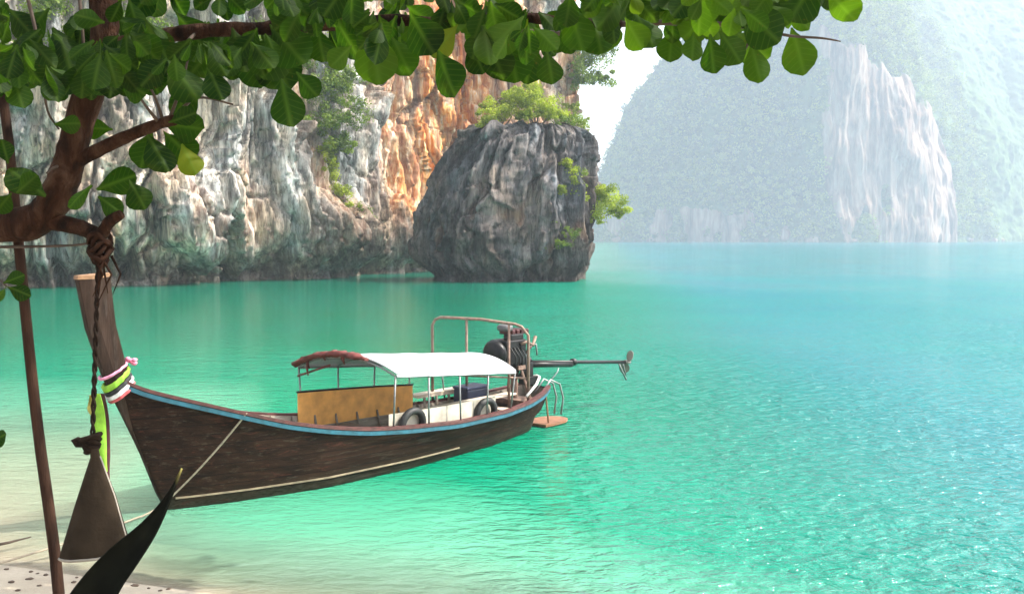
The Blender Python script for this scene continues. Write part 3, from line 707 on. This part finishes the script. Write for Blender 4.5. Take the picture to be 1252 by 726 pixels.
# engine
ec = Vector((7.62, .05, 1.62))
q = MB(); q.box(ec, (.62, .46, .50)); q.box(ec+Vector((-.08, 0, -.32)), (.46, .36, .20)); q.box(ec+Vector((.05, -.1, .30)), (.40, .22, .14))
eng = q.build('engine', DARKM, boat, bevel=.03)
def ept(name, mat, fn, bevel=0, sm=True):
    m_ = MB(); fn(m_); return m_.build(name, mat, eng, sm, bevel=bevel)
ept('fan_shroud', DARKM, lambda m_: m_.lathe([(.10, -.06), (.25, -.05), (.28, .0), (.28, .08), (.22, .14), (.08, .15)], ec+Vector((-.38, 0, -.02)), (-1, 0, .0), 20))
ept('cylinder_head', REDM, lambda m_: [m_.box(ec+Vector((-.05+.14*k, -.02, .40)), (.10, .36, .10)) for k in range(4)], .02, False)
ept('air_cleaner', simple('pale_grey_steel', (.10, .10, .10), .4, .4), lambda m_: m_.lathe([(.02, 0), (.15, .0), (.16, .02), (.16, .09), (.12, .12), (.02, .12)], ec+Vector((-.16, -.05, .44)), (0, 0, 1), 16))
ept('exhaust', RUST, lambda m_: m_.tube([ec+Vector((.1, -.25, .15)), ec+Vector((.2, -.33, .2)), ec+Vector((.38, -.34, .12)), ec+Vector((.46, -.34, .3))], .035, 8))
ept('fuel_line', RUBBER, lambda m_: [m_.tube([ec+Vector((-.2+.1*k, -.24, .1)), ec+Vector((-.1+.1*k, -.30, -.1)), ec+Vector((.0+.1*k, -.22, -.35)), ec+Vector((.1, -.1, -.6))], .014, 6) for k in range(4)])
ept('pivot_post', RUST, lambda m_: [m_.tube([(7.75, 0, .4), (7.75, 0, 1.3)], .075, 10), m_.box((7.75, 0, 1.30), (.22, .42, .08)), m_.box((7.75, 0, .62), (.5, .9, .10)), m_.tube([(7.9, -.3, .66), (7.78, -.15, 1.28)], .03, 6), m_.tube([(7.9, .3, .66), (7.78, .15, 1.28)], .03, 6)], 0, False)
ept('gearbox', DARKM, lambda m_: [m_.lathe([(.14, 0), (.17, .04), (.15, .22), (.08, .34), (.07, .4)], ec+Vector((.28, 0, -.22)), (1, 0, -.06), 14), m_.box((8.15, 0, 1.18), (.22, .18, .34)), m_.box((8.2, -.02, .98), (.34, .30, .16))], .01, False)
sh0, sh1 = Vector((8.1, 0, 1.36)), Vector((11.86, 0, 1.0))
def shp(t_): return sh0.lerp(sh1, t_)
ept('drive_shaft', DARKM, lambda m_: [m_.tube([shp(0), shp(1)], .042, 10), m_.tube([shp(0.02)-Vector((0, 0, .05)), shp(.42)-Vector((0, 0, .05))], .062, 10), m_.lathe([(.03, 0), (.08, .02), (.08, .12), (.05, .16)], shp(.42), (1, 0, -.1), 10)])
def prop_(m_):
    for k in range(2):
        a0 = math.pi*k+.5; R2 = []
        for i in range(7):
            r_ = .05+.25*i/6; wd = .13*math.sin(math.pi*(.18+.72*i/6)); row = []
            for j in (-1, -.3, .3, 1):
                tw = .55-.3*i/6; lat = j*wd
                row.append(shp(1)+Vector((math.sin(tw)*lat, -math.sin(a0)*r_+math.cos(a0)*lat*math.cos(tw), math.cos(a0)*r_+math.sin(a0)*lat*math.cos(tw))))
            R2.append(row)
        m_.sheet(R2, .012)
    m_.lathe([(.055, -.10), (.06, 0), (.05, .08), (.015, .15)], shp(1), (1, 0, -.1), 12)
ept('propeller', simple('bronze_worn', (.22, .20, .17), .4, .6), prop_)
ept('skeg', STEEL, lambda m_: [m_.tube([shp(.90), shp(.99)-Vector((0, 0, .42))], .022, 6), m_.tube([shp(.95), shp(.985)-Vector((0, 0, .30))], .018, 6)])
ept('tiller', STEEL, lambda m_: [m_.tube([ec+Vector((.3, -.1, -.1)), ec+Vector((.55, -.2, .1)), ec+Vector((.62, -.22, .12)), ec+Vector((.66, -.22, -.12))], .018, 6)])
ept('tiller_grip', REDM, lambda m_: [m_.tube([ec+Vector((.30, -.2, -.06)), ec+Vector((.52, -.24, .14))], .024, 7)])
# stern rail, step and loose gear
q = MB()
for dy in (-.30, -.12):
    q.tube([(8.25, dy-.02, .72), (8.5, dy-.05, .98), (8.8, dy-.06, .86), (8.92, dy-.06, .55), (8.86, dy-.05, .2)], .020, 7)
q.tube([(8.4, -.3, .85), (8.75, -.34, 1.12), (8.8, -.33, 1.2)], .014, 6)
q.build('stern_rail', STEEL, boat, True)
q = MB(); R2 = [[Vector((s, y*wd_-.05, .07)) for y in np.linspace(-1, 1, 5)] for s, wd_ in ((8.3, .34), (8.6, .36), (9.0, .33), (9.2, .22), (9.28, .08))]
q.sheet(R2, -.05); q.tube([(8.5, -.3, .08), (8.42, -.27, .8)], .02, 6)
q.build('stern_step', simple('orange_brown_board', (.20, .085, .038), .6, var=.35, sc=7), boat)
q = MB(); q.tube([(7.3, -.70, .82), (7.7, -.62, 1.0), (8.1, -.38, 1.08), (8.42, -.05, 1.05), (8.3, .3, .98)], .028, 7); q.build('stern_handrail', simple('white_painted_tube', (.6, .57, .54), .5, var=.2, sc=9), boat, True)

# things lying in or hung on the boat
bmat = Matrix.Translation(B0) @ Matrix.Rotation(RZ_, 4, 'Z') @ Matrix.Scale(BS, 4)
def bw_(p): return bmat @ Vector(p)
def tyre(s, lab):
    c = bw_((s, -(bg_(s)-.155), zg(s)+.02)); q = MB(); R2 = []
    for i in range(24):
        a = 2*math.pi*i/24; R2.append([Vector(((.25+.065*math.cos(2*math.pi*k/8))*math.cos(a), .065*math.sin(2*math.pi*k/8), (.25+.065*math.cos(2*math.pi*k/8))*math.sin(a))) for k in range(8)])
    R2.append(R2[0]); q.grid(R2, wrap=True)
    o_ = q.build('tyre_fender', RUBBER, None, True); o_.location = c; o_.rotation_euler = (.12, -.15, RZ_)
    tag(o_, lab, 'tyre', 'old tyres set inside the near gunwale'); return o_
tyre(4.0, 'black tyre standing inside the near gunwale closest to the ochre panel')
tyre(5.95, 'black tyre standing inside the near gunwale closest to the engine')
q = MB(); q.box((0, 0, 0), (2.6, .24, .035), Matrix.Rotation(.02, 3, 'Z'))
o = q.build('plank', PALEW, None, bevel=.004); o.matrix_world = bmat @ Matrix.Translation((6.2, -.18, .80)) @ Matrix.Rotation(.0, 4, 'Y'); tag(o, 'long pale plank lying lengthwise across the seats under the white canopy', 'plank')
e = empty('cool_box', bw_((6.9, .42, .59)), 'dark navy cool box on a thwart under the rear of the canopy', 'cool box', RZ_)
q = MB(); q.box((0, 0, .17), (.62, .40, .34)); q.build('body', NAVY, e, bevel=.03)
q = MB(); q.box((0, 0, .37), (.65, .43, .06)); q.build('lid', simple('navy_lid', (.035, .045, .09), .4), e, bevel=.02)
# ribbons round the prow
e = empty('ribbon_garland', bw_((-.62, 0, 1.80)), 'bright green, white, black and pink ribbons knotted round the boat prow', 'ribbons', RZ_)
def stemc(z): return np.interp(z, [-.12, 0, 1.0, 2.0, 2.7, 3.36], [.10, 0, -.40, -.82, -1.03, -1.13])
def band(z0, col, name, rise, wdt=.075, puff=0.0):
    q = MB(); R2 = []
    for i in range(33):
        a = 2*math.pi*i/32; zc = z0 + rise*math.cos(a); cx_ = stemc(zc)+.07
        rx_, ry_ = .205+puff, .135+puff
        p = Vector((cx_+rx_*math.cos(a), ry_*math.sin(a), zc))-Vector((-.62, 0, 1.80)); nrm = Vector((math.cos(a), math.sin(a), 0))
        jw = .012*math.sin(i*2.1)
        R2.append([p-Vector((0, 0, wdt/2))+nrm*jw, p+nrm*(.022+jw), p+Vector((0, 0, wdt/2))+nrm*jw])
    q.sheet(R2, .012); q.build(name, simple(name+'_'+'cloth', col, .7, var=.2, sc=14, bump=.5), e, True)
GRN = (.22, .46, .03)
band(1.98, GRN, 'green_ribbon', .13, .085, .006); band(1.90, (.015, .015, .018), 'black_ribbon', .13, .05, .006); band(1.845, (.72, .70, .72), 'white_ribbon', .13, .06, .012); band(1.79, (.50, .08, .09), 'red_ribbon', .12, .04, .004); band(2.10, (.65, .25, .38), 'pink_ribbon', .10, .022, .0)
def tail(p0, ln, wd, col, name, sway):
    q = MB(); R2 = []
    for i in range(14):
        t_ = i/13; c_ = Vector(p0)+Vector((sway*t_+.02*math.sin(t_*6), .03*math.sin(t_*5), -ln*t_)); ww = wd*(.5+.8*math.sin(math.pi*min(t_*.8+.15, 1)))*(1-.5*max(t_-.7, 0)/.3)
        R2.append([c_+Vector((.75*ww*j, -.65*ww*j+.02*math.cos(j*3+t_*4), 0)) for j in (-1, -.4, .3, 1)])
    q.sheet(R2, .006); q.build(name, simple(name+'_cloth', col, .7, var=.25, sc=10, bump=.4), e, True)
tail((-.47, -.10, .02), 1.10, .065, GRN, 'green_tail', .12); tail((-.36, .02, .0), 1.28, .075, (.07, .012, .015), 'maroon_tail', .10); tail((-.50, -.03, .0), .30, .035, (.30, .26, .05), 'yellow_tail', .02)
q = MB()
for k in range(6):
    a = rnd.random()*6.28; p = Vector((.10+.05*math.cos(a), -.02+.08*math.sin(a), .36+.10*rnd.random())); q.lathe([(.005, -.03), (.04, -.01), (.045, .01), (.01, .035)], p, (rnd.random()-.5, rnd.random()-.5, 1), 7)
q.build('pink_flowers', simple('pink_petals', (.70, .22, .35), .7, var=.4, sc=18), e, True)

# mooring rope from the near gunwale to the stem foot and on to the beach
p0 = bw_((.91, -.67, 1.36)); p1 = bw_((-.02, -.10, .18)); gz = lambda x, y: -float(depth_at(np.float64(x), np.float64(y)))
p2 = onz(165, 636); p2.z = .03; p3 = Vector((-6.3, 11.2, gz(-6.3, 11.2)+.02)); p4 = Vector((-7.2, 9.4, gz(-7.2, 9.4)+.03))
q = MB(); pts = []
for a, b, sag in ((p0, p1, .05), (p1, p2, .04), (p2, p3, .03), (p3, p4, .0)):
    for k in range(10):
        t_ = k/10; pts.append(a.lerp(b, t_)-Vector((0, 0, sag*4*t_*(1-t_))))
pts.append(p4); pts = [Vector((p.x, p.y, max(p.z, gz(p.x, p.y)+.012))) for p in pts]
q.tube(pts, .016, 6); o = q.build('mooring_rope', ROPEM, None, True); tag(o, 'pale rope running from the boat gunwale down past the bow to the beach', 'rope')

# ------------------------------------------------------------------ the almond tree over the beach
BARK = NT('tree_bark'); v = BARK.coords((3, 3, 1.2)); n1 = BARK.noise(v, 3, 6, .6, .6); n2 = BARK.noise(v, 16, 4)
c = BARK.ramp(n1, [(.32, (.008, .0045, .003)), (.5, (.034, .0145, .008)), (.68, (.085, .048, .031))])
BARK = BARK.done(BARK.bsdf(c, .85, 0, BARK.bump(n2, .9, .03, BARK.bump(n1, .9, .06)), .07))
TWIG = simple('twig_bark', (.055, .035, .024), .8, var=.4, sc=12)
POLEW = mat_wood('pole_wood', (.014, .008, .006), (.055, .028, .018), (9, 9, 1.2), 1.5, .8)
LEAF = mat_broadleaf()
def gz(x, y): return -float(depth_at(np.float64(x), np.float64(y)))
troot = Vector((-4.35, 6.0, gz(-4.35, 6.0)-.05))
tree = empty('almond_tree', troot, 'broad-leaved tree leaning in from the left, its leafy branches overhanging the top of the view', 'tree')
def P3(a): return [at(*q)-troot for q in a]
def catm(pts, k=6):
    pts = [Vector(p) for p in pts]; out = []
    for i in range(len(pts)-1):
        a = pts[max(i-1, 0)]; b = pts[i]; c_ = pts[i+1]; d = pts[min(i+2, len(pts)-1)]
        for j in range(k):
            t_ = j/k; out.append(.5*((2*b)+(c_-a)*t_+(2*a-5*b+4*c_-d)*t_*t_+(3*b-a-3*c_+d)*t_**3))
    return out+[pts[-1]]
def limb(name, pts, r0, r1, mat=None, n=12, knob=.12, parent=None, k=6):
    q = MB(); pts = catm(pts, k); m_ = len(pts); rs = []
    for i in range(m_):
        t_ = i/(m_-1); rs.append((r0+(r1-r0)*t_)*(1+knob*float(pn(i*.45, r0*50, 1.7))+knob*.6*float(pn(i*1.3, r0*90, 4))))
    q.tube(pts, rs, n); return q.build(name, mat or BARK, parent or tree, True)
trunk_pts = [Vector((0, 0, -.1)), Vector((.12, -.02, 1.0)), Vector((.5, -.15, 2.1))] + P3([(-60, 300, 5.62), (-10, 277, 5.5), (38, 272, 5.45), (66, 246, 5.42), (84, 200, 5.4), (97, 150, 5.4), (113, 100, 5.4), (126, 52, 5.4), (128, 5, 5.42), (118, -70, 5.5), (140, -170, 5.6)])
limb('trunk', trunk_pts, .115, .058, n=14)
limb('branch', P3([(30, 268, 5.45), (70, 272, 5.42), (100, 279, 5.38), (122, 287, 5.33), (133, 272, 5.3), (148, 262, 5.27)]), .055, .026)
limb('branch', P3([(82, 205, 5.4), (108, 190, 5.37), (140, 174, 5.33), (170, 161, 5.3), (200, 150, 5.25), (214, 147, 5.22)]), .042, .028)
limb('branch', P3([(124, 62, 5.4), (165, 49, 5.4), (215, 42, 5.35), (262, 37, 5.3), (320, 35, 5.3), (375, 32, 5.25), (430, 29, 5.2), (485, 25, 5.2), (560, 29, 5.1), (620, 20, 5.05), (690, 27, 5.0), (760, 30, 4.95)]), .046, .022, knob=.2)
limb('branch', P3([(760, 30, 4.95), (820, 28, 4.9), (880, 30, 4.85), (930, 36, 4.8), (965, 44, 4.8), (1005, 47, 4.78), (1028, 51, 4.76)]), .016, .003, TWIG, 8)
limb('branch', P3([(560, 29, 5.1), (610, 36, 5.0), (660, 40, 4.95), (705, 42, 4.9)]), .020, .010, TWIG, 8)
limb('branch', P3([(118, 22, 5.42), (116, 5, 5.4), (112, -60, 5.3)]), .035, .03)
for a in ([(33, -5, 5.2), (44, 40, 5.2), (52, 90, 5.25), (58, 135, 5.3), (72, 158, 5.38)], [(20, 55, 5.3), (60, 60, 5.3), (112, 66, 5.38)], [(97, -5, 5.3), (101, 40, 5.3), (104, 80, 5.35), (110, 110, 5.4)],
          [(200, 150, 5.25), (190, 120, 5.2), (172, 85, 5.2)], [(206, 148, 5.25), (222, 105, 5.2), (232, 62, 5.2)], [(212, 147, 5.24), (240, 120, 5.2), (285, 128, 5.2)], [(196, 152, 5.25), (180, 132, 5.2), (166, 112, 5.2)],
          [(0, 302, 5.5), (60, 301, 5.45), (105, 298, 5.4), (122, 287, 5.33)], [(84, 200, 5.4), (66, 205, 5.3), (57, 212, 5.25)], [(-45, 275, 5.5), (-20, 320, 5.4), (8, 350, 5.3)], [(-45, 285, 5.5), (-25, 400, 5.45), (-16, 545, 5.4)],
          [(240, 40, 5.3), (222, 60, 5.2), (205, 92, 5.2)], [(860, 30, 4.86), (872, 12, 4.85), (890, -15, 4.9)], [(920, 35, 4.8), (914, 55, 4.75), (905, 70, 4.75)], [(345, 34, 5.3), (352, 10, 5.3), (368, -15, 5.3)]):
    limb('twig', P3(a), .010, .005, TWIG, 6, k=5)

shade_limb = [at(118, -70, 5.5)-troot, Vector((-2.0, 7.6, 7.3))-troot, Vector((-.9, 10.4, 8.1))-troot, Vector((.2, 12.4, 8.5))-troot, Vector((1.3, 14.2, 8.8))-troot]  # unseen limb over the shore, added to carry leaves that shade the sand
limb('branch', shade_limb, .05, .015)
for a, b in (((-.9, 10.4, 8.1), (-3.6, 12.0, 8.6)), ((.2, 12.4, 8.5), (-2.6, 14.0, 8.8)), ((.2, 12.4, 8.5), (2.8, 12.4, 8.8)), ((-.9, 10.4, 8.1), (1.6, 10.2, 8.4)), ((-1.5, 9, 7.7), (-4.0, 9.6, 8.1))):
    limb('twig', [Vector(a)-troot, (Vector(a)+Vector(b))/2+Vector((0, 0, .15))-troot, Vector(b)-troot], .02, .006, TWIG, 6, k=4)
lv_ = MB()
def leaf(base, tip, nh, wf=.66, tint=None, fold=.25, droop=.12):
    base, tip = Vector(base), Vector(tip); d = tip-base; Ln = d.length; d.normalize()
    n_ = (nh-d*nh.dot(d)).normalized(); sd = d.cross(n_)
    if tint is None:
        tint = rnd.random()*.86 if rnd.random() < .975 else .9+.1*rnd.random()
    vs, uv = [], []; mt, nw = 9, 5; ph = rnd.random()*6
    for i in range(mt):
        t_ = i/(mt-1); hw = .5*wf*Ln*(max(math.sin(math.pi*min(t_, .993)**1.55), 0)**.60 if t_ > .5 else max(math.sin(math.pi*t_**1.55), 0)**.85)
        if i == 0: hw = .004
        for j in range(nw):
            a = (j/(nw-1)*2-1); x = a*hw
            z = -fold*abs(x)*1.0 + droop*Ln*(t_-t_*t_*1.1) + .05*Ln*math.sin(ph+t_*5+a*2)*abs(a)
            vs.append(base + d*(t_*Ln) + sd*x + n_*z); uv.append((a*hw/Ln, t_, 0))
    # petiole
    fs = [(i*nw+j, i*nw+j+1, (i+1)*nw+j+1, (i+1)*nw+j) for i in range(mt-1) for j in range(nw-1)]
    vs = [p-troot for p in vs]
    lv_.add(vs, fs, tint); lv_.uv += uv
CAMV = Vector((0, 0, CAMH))
def pleaf(bx, by, tx, ty, Yd=None, wf=.72, tint=None, sp=.5):
    Yd = Yd or (5.25-.0005*bx + (rnd.random()-.5)*.7); b = at(bx, by, Yd); t_ = at(tx, ty, Yd+(rnd.random()-.5)*.12)
    view = (CAMV-b).normalized(); nh = (view + Vector((rnd.gauss(0, sp), rnd.gauss(0, .2), rnd.gauss(.15, sp)))).normalized()
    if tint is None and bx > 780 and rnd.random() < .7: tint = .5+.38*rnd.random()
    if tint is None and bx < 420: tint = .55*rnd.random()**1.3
    leaf(b, t_, nh, wf, tint)
EXP = [(1012, -12, 1046, 26), (1000, -30, 966, 24), (945, -14, 922, 16), (905, 8, 953, 52), (968, 34, 984, 92), (918, 52, 930, 101), (880, 38, 906, 78), (868, 42, 873, 90), (848, 40, 846, 74), (822, 34, 818, 76), (775, 14, 800, 58), (722, 14, 736, 66), (745, 8, 752, 54), (764, 22, 786, 60), (900, 40, 940, 72), (870, 10, 835, 48), (940, 5, 965, 30),
       (536, 62, 556, 118), (618, 40, 632, 101), (652, 48, 643, 103), (668, 60, 676, 103), (572, 50, 592, 90), (595, 42, 616, 98), (452, 28, 464, 104), (480, 46, 502, 92), (500, 14, 530, 66), (696, 4, 712, 62), (735, 14, 742, 64), (685, 32, 700, 66), (560, 30, 528, 70), (640, 20, 600, 62), (600, 10, 578, 60), (480, 20, 452, 60),
       (322, 42, 352, 110), (344, 96, 356, 155), (362, 88, 388, 118), (300, 50, 322, 106), (388, 34, 396, 76), (430, 56, 404, 82), (254, 82, 272, 122), (240, 95, 212, 146), (284, 34, 300, 88), (205, 72, 242, 122), (268, 50, 232, 92), (330, 30, 372, 78), (410, 20, 440, 74), (352, 40, 320, 96), (430, 36, 478, 82),
       (200, 152, 248, 158), (186, 160, 172, 206), (200, 160, 236, 196), (206, 150, 240, 138), (180, 165, 206, 210), (138, 158, 104, 157), (66, 152, 98, 151), (118, 232, 166, 214), (112, 226, 84, 254), (158, 220, 178, 256), (56, 240, 10, 206), (20, 236, 46, 214), (120, 240, 150, 262),
       (64, 34, 88, 72), (52, 58, 18, 84), (34, 66, 6, 112), (76, 56, 96, 112), (82, 88, 58, 122), (16, 92, 28, 132), (128, 28, 90, 18), (128, 56, 168, 84), (148, 46, 156, 106), (168, 56, 192, 112), (122, 84, 108, 118), (140, 90, 178, 116), (178, 24, 204, 72), (214, 14, 252, 62), (140, 20, 175, 44), (60, 10, 30, 46), (10, 10, 40, 44), (8, 350, 38, 362), (8, 350, -14, 374), (4, 346, 30, 336), (-16, 545, 7, 530), (10, 200, 2, 170), (14, 236, -6, 260)]
for q_ in EXP:
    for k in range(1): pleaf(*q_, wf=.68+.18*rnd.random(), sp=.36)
pleaf(222, 176, 240, 213, 5.0, .7, .97, .2); pleaf(170, 86, 160, 62, 5.2, .6, .9)
# fill of the crown, denser upwards; leaves hang in loose rosettes
def lower(x): return np.interp(x, [-80, 0, 150, 250, 350, 480, 560, 650, 720, 800, 950, 1000, 1040], [130, 120, 110, 98, 84, 66, 66, 74, 36, 44, 52, 20, -10])
for k in range(150):
    cx_ = rnd.uniform(-90, 1010)
    lo2 = lower(cx_)-20; cy = lo2 - abs(rnd.gauss(0, 1))*55 - 8
    if cx_ > 780 and cy < -60: continue
    Yd = 5.25-.0005*cx_ + rnd.uniform(-.6, .9)
    for j in range(rnd.randint(4, 7)):
        a = rnd.random()*6.28; ln = rnd.uniform(26, 56); droop = rnd.uniform(.35, 1.1)
        tx, ty = cx_+math.cos(a)*ln*.75, cy+abs(math.sin(a))*ln*.35+droop*ln*.6
        pleaf(cx_+math.cos(a)*8, cy+rnd.uniform(-4, 4), tx, min(ty, lower(tx)+10), Yd+math.sin(a)*.15, .56+.24*rnd.random(), None, .6)
# the part of the crown above the picture
for k in range(3000):
    bx_, by_ = rnd.uniform(-7, 7.5), rnd.uniform(1.2, 9.5)
    b = Vector((bx_, by_, 4 + .245*by_ + .3 + rnd.random()**.8*2.6)); a = rnd.random()*6.28
    t_ = b + Vector((math.cos(a)*.2, math.sin(a)*.2, -rnd.uniform(.02, .16))); leaf(b, t_, Vector((rnd.gauss(0, .4), rnd.gauss(0, .4), 1)), .68)
for k in range(4200):  # unseen leaves on the added limb, set where they shade the waterline sand
    x_, y_ = rnd.uniform(-4.2, 3.0), rnd.uniform(9.0, 12.5); z_ = max(4 + .245*y_ + .35, 8.3 + rnd.gauss(0, .35)); a = rnd.random()*6.28
    if y_ > 14.6: continue
    b = Vector((x_, y_, z_)); leaf(b, b+Vector((math.cos(a)*.24, math.sin(a)*.24, -rnd.uniform(.0, .12))), Vector((rnd.gauss(0, .4), rnd.gauss(0, .4), 1)), .7)
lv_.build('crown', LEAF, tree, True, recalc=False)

# a leaning pole propping the limb
pt, pm = at(2, 112, 5.62), at(70, 726, 5.42); dd = (pm-pt).normalized(); tt = (pm.z - gz(pm.x+.15, pm.y)+.15)/-dd.z; pb_ = pm+dd*tt
q = MB(); pts = [pt.lerp(pb_, i/14)+Vector((.010*math.sin(i*.9), .008*math.cos(i*1.3), 0)) for i in range(15)]
q.tube(pts, [.026+.008*i/14 for i in range(15)], 10); o = q.build('wooden_pole', POLEW, None, True)
tag(o, 'thin reddish brown wooden pole leaning against the tree limb at the left edge', 'pole')

# hammock gathered on a rope
hk = at(121, 290, 5.3); kn = at(113, 540, 5.22)
ham = empty('rope_hammock', kn, 'grey brown canvas hammock gathered at a knot and hanging by a rope from the tree', 'hammock')
q = MB(); pts = [hk.lerp(kn, i/40)-kn for i in range(41)]
for ph in (0, math.pi):
    q.tube([p+Vector((0.0082*math.cos(i*1.25+ph), .0082*math.sin(i*1.25+ph), 0)) for i, p in enumerate(pts)], .0078, 6)
q.build('rope', ROPED, ham, True)
q = MB()
for k in range(6):
    z = -.12+.022*k; c_ = hk-kn+Vector((0, 0, z)); r_ = .035+.025*rnd.random()
    q.tube([c_+Vector((math.cos(a)*r_+.01*rnd.random(), math.sin(a)*r_, .03*math.sin(a*2+k)+.01*rnd.random())) for a in np.linspace(0, 6.28, 17)], .013, 6)
for k in range(7):
    p = hk-kn+Vector((rnd.uniform(-.03, .05), rnd.uniform(-.05, .05), -.1)); q.tube([p, p+Vector((rnd.uniform(-.04, .06), 0, -.1)), p+Vector((rnd.uniform(-.06, .05), 0, -.2-.1*rnd.random()))], [.009, .006, .002], 5)
q.build('rope_coil', simple('brown_coir_rope', (.028, .013, .008), .9, var=.45, sc=35, bump=.5, spec=.08), ham, True)
q = MB()
for k in range(6):
    r_ = .045-.004*k; a0 = k*1.1
    q.tube([Vector((math.cos(a)*r_*1.1-.008, math.sin(a)*r_*.9, .018*math.cos(a+a0)-.02*(k-2)*.6)) for a in np.linspace(0, 6.28, 15)], .014, 6)
q.tube([(-.03, 0, 0), (-.075, -.01, .015), (-.095, -.01, .01), (-.08, -.01, -.012), (-.04, 0, -.015)], .016, 7)
q.build('knot', ROPED, ham, True)
CANV = simple('canvas_cloth', (.030, .022, .015), .95, var=.4, sc=4, bump=.5, spec=.05)
def edge(t_):       # left and right outline of the hanging cloth, in metres from the knot
    L = at(np.interp(t_, [0, .08, .5, .8, 1], [111, 112, 94, 82, 74]), np.interp(t_, [0, 1], [548, 682]), 5.2)-kn
    R2_ = at(np.interp(t_, [0, .08, .5, .8, 1], [119, 121, 139, 150, 158]), np.interp(t_, [0, .5, 1], [548, 600, 660]), 5.2)-kn
    return L, R2_
R_ = []
for i in range(26):
    t_ = i/25; L, Rr = edge(t_); row = []
    for j in range(25):
        a = 2*math.pi*j/24; u_ = .5-.5*math.cos(a); p = L.lerp(Rr, u_)
        w_ = (Rr-L).length; dp = math.sin(a)*.26*w_ - .02*w_*math.sin(u_*19)*(1-t_*.6)
        row.append(p+Vector((0, -dp, -.06*t_*math.sin(a/2*1.0)**2*(1 if math.sin(a) > 0 else .5))))
    R_.append(row)
q = MB(); q.sheet(R_, .006); q.build('canvas', CANV, ham, True)
q = MB(); q.tube([R_[-1][j]+Vector((0, 0, .004)) for j in range(25)], .009, 6); q.tube([R_[i][12]+Vector((.003, 0, 0)) for i in range(2, 26)], .0065, 6)
q.build('hem', simple('pale_hem', (.26, .235, .20), .9, var=.2, sc=12), ham, True)

# a dark leaf blade of a plant rooted on the bank, close to the camera
PL = NT('dark_blade'); v = PL.coords((4, 4, 4)); n1 = PL.noise(v, 3, 4); t = PL.attr('tint')
c = PL.mix(t, PL.ramp(n1, [(.3, (.003, .0035, .0025)), (.7, (.007, .008, .005))]), (.22, .19, .06))
PL = PL.done(PL.bsdf(c, .75, 0, PL.bump(n1, .1, .01), .05))
lft = [(222, 572), (200, 608), (172, 639), (132, 672), (100, 706), (78, 738), (58, 790), (50, 860)]; rgt = [(223, 574), (207, 618), (190, 655), (168, 690), (148, 720), (136, 748), (118, 800), (100, 870)]
rt_ = Vector((-1.55, 3.35, gz(-1.55, 3.35)-.05))
e = empty('spiky_plant', rt_, 'near black curved pointed leaf with a pale tip rising in front of the canvas hammock', 'plant')
LL = catm([at(x, y, 3.5-.012*i) for i, (x, y) in enumerate(lft)], 4); RR = catm([at(x, y, 3.48-.012*i) for i, (x, y) in enumerate(rgt)], 4)
LL += [LL[-1].lerp(rt_+Vector((-.04, 0, 0)), k/6) for k in range(1, 7)]; RR += [RR[-1].lerp(rt_+Vector((.04, 0, 0)), k/6) for k in range(1, 7)]
q = MB(); G = []
for a, b in zip(LL, RR):
    wv = (b-a).length; G.append([a.lerp(b, u_)+Vector((0, .28*wv*math.sin(math.pi*u_), 0))-rt_ for u_ in np.linspace(0, 1, 7)])
q.sheet(G, .006)
q.t = [float(np.clip((p[2]+rt_.z-(at(214, 588, 3.5).z))/.05, 0, 1)*.8) for p in q.v]
q.build('leaf', PL, e, True)

# small things on the sand
q = MB(); q.tube([onz(-14, 668, .03), onz(10, 663, .05), onz(38, 656, .035)], [.022, .018, .008], 7); o = q.build('driftwood_stick', TWIG, None, True); tag(o, 'thin dark driftwood stick lying in the shallows at the left edge', 'stick')
DEB = simple('dry_leaf_brown', (.075, .048, .032), .85, var=.5, sc=20)
proto = None
spots_ = [(8, 696), (38, 699), (46, 701), (56, 703), (14, 712), (22, 722), (36, 708), (48, 716), (90, 712), (94, 706), (165, 716), (182, 719), (196, 722), (206, 720), (216, 725), (172, 722), (6, 724), (55, 721), (30, 727), (10, 707), (158, 724), (225, 727), (240, 727), (26, 694)]
for i, (px, py) in enumerate(spots_[:14]):
    p = onz(px, py, .0)
    for it in range(6): p = onz(px, py, gz(p.x, p.y))
    if proto is None:
        q = MB(); q.lathe([(.004, -.02), (.035, -.012), (.05, 0), (.035, .016), (.004, .022)], (0, 0, 0), (0, 0, 1), 9); q.v = [tuple(Vector(v_)*(1+.35*float(pn(v_[0]*40, v_[1]*40, v_[2]*40)))) for v_ in q.v]
        proto = o = q.build('beach_pebble', DEB, None, True)
        tag(o, 'small dark pebble or seed pod lying on the sand at the water edge', 'pebble', 'dark pebbles scattered on the sand')
    else: o = proto.copy(); COL.objects.link(o)
    s_ = rnd.uniform(.3, .8); o.location = (p.x, p.y, p.z+.012*s_); o.scale = (s_*rnd.uniform(.9, 1.7), s_, s_*.8); o.rotation_euler = (0, 0, rnd.random()*6)

# ------------------------------------------------------------------ the air over the bay
mh = bpy.data.materials.new('haze_air'); mh.use_nodes = True; ht = mh.node_tree; ht.nodes.clear()
pv = ht.nodes.new('ShaderNodeVolumePrincipled'); pv.inputs['Density'].default_value = .00038; pv.inputs['Color'].default_value = (.76, .86, 1, 1); pv.inputs['Anisotropy'].default_value = .25
ho = ht.nodes.new('ShaderNodeOutputMaterial'); ht.links.new(pv.outputs[0], ho.inputs['Volume'])
q = MB(); q.box((100, 700, 157), (2090, 1540, 354)); o = q.build('haze', mh); tag(o, kind='stuff'); o.display_type = 'WIRE'
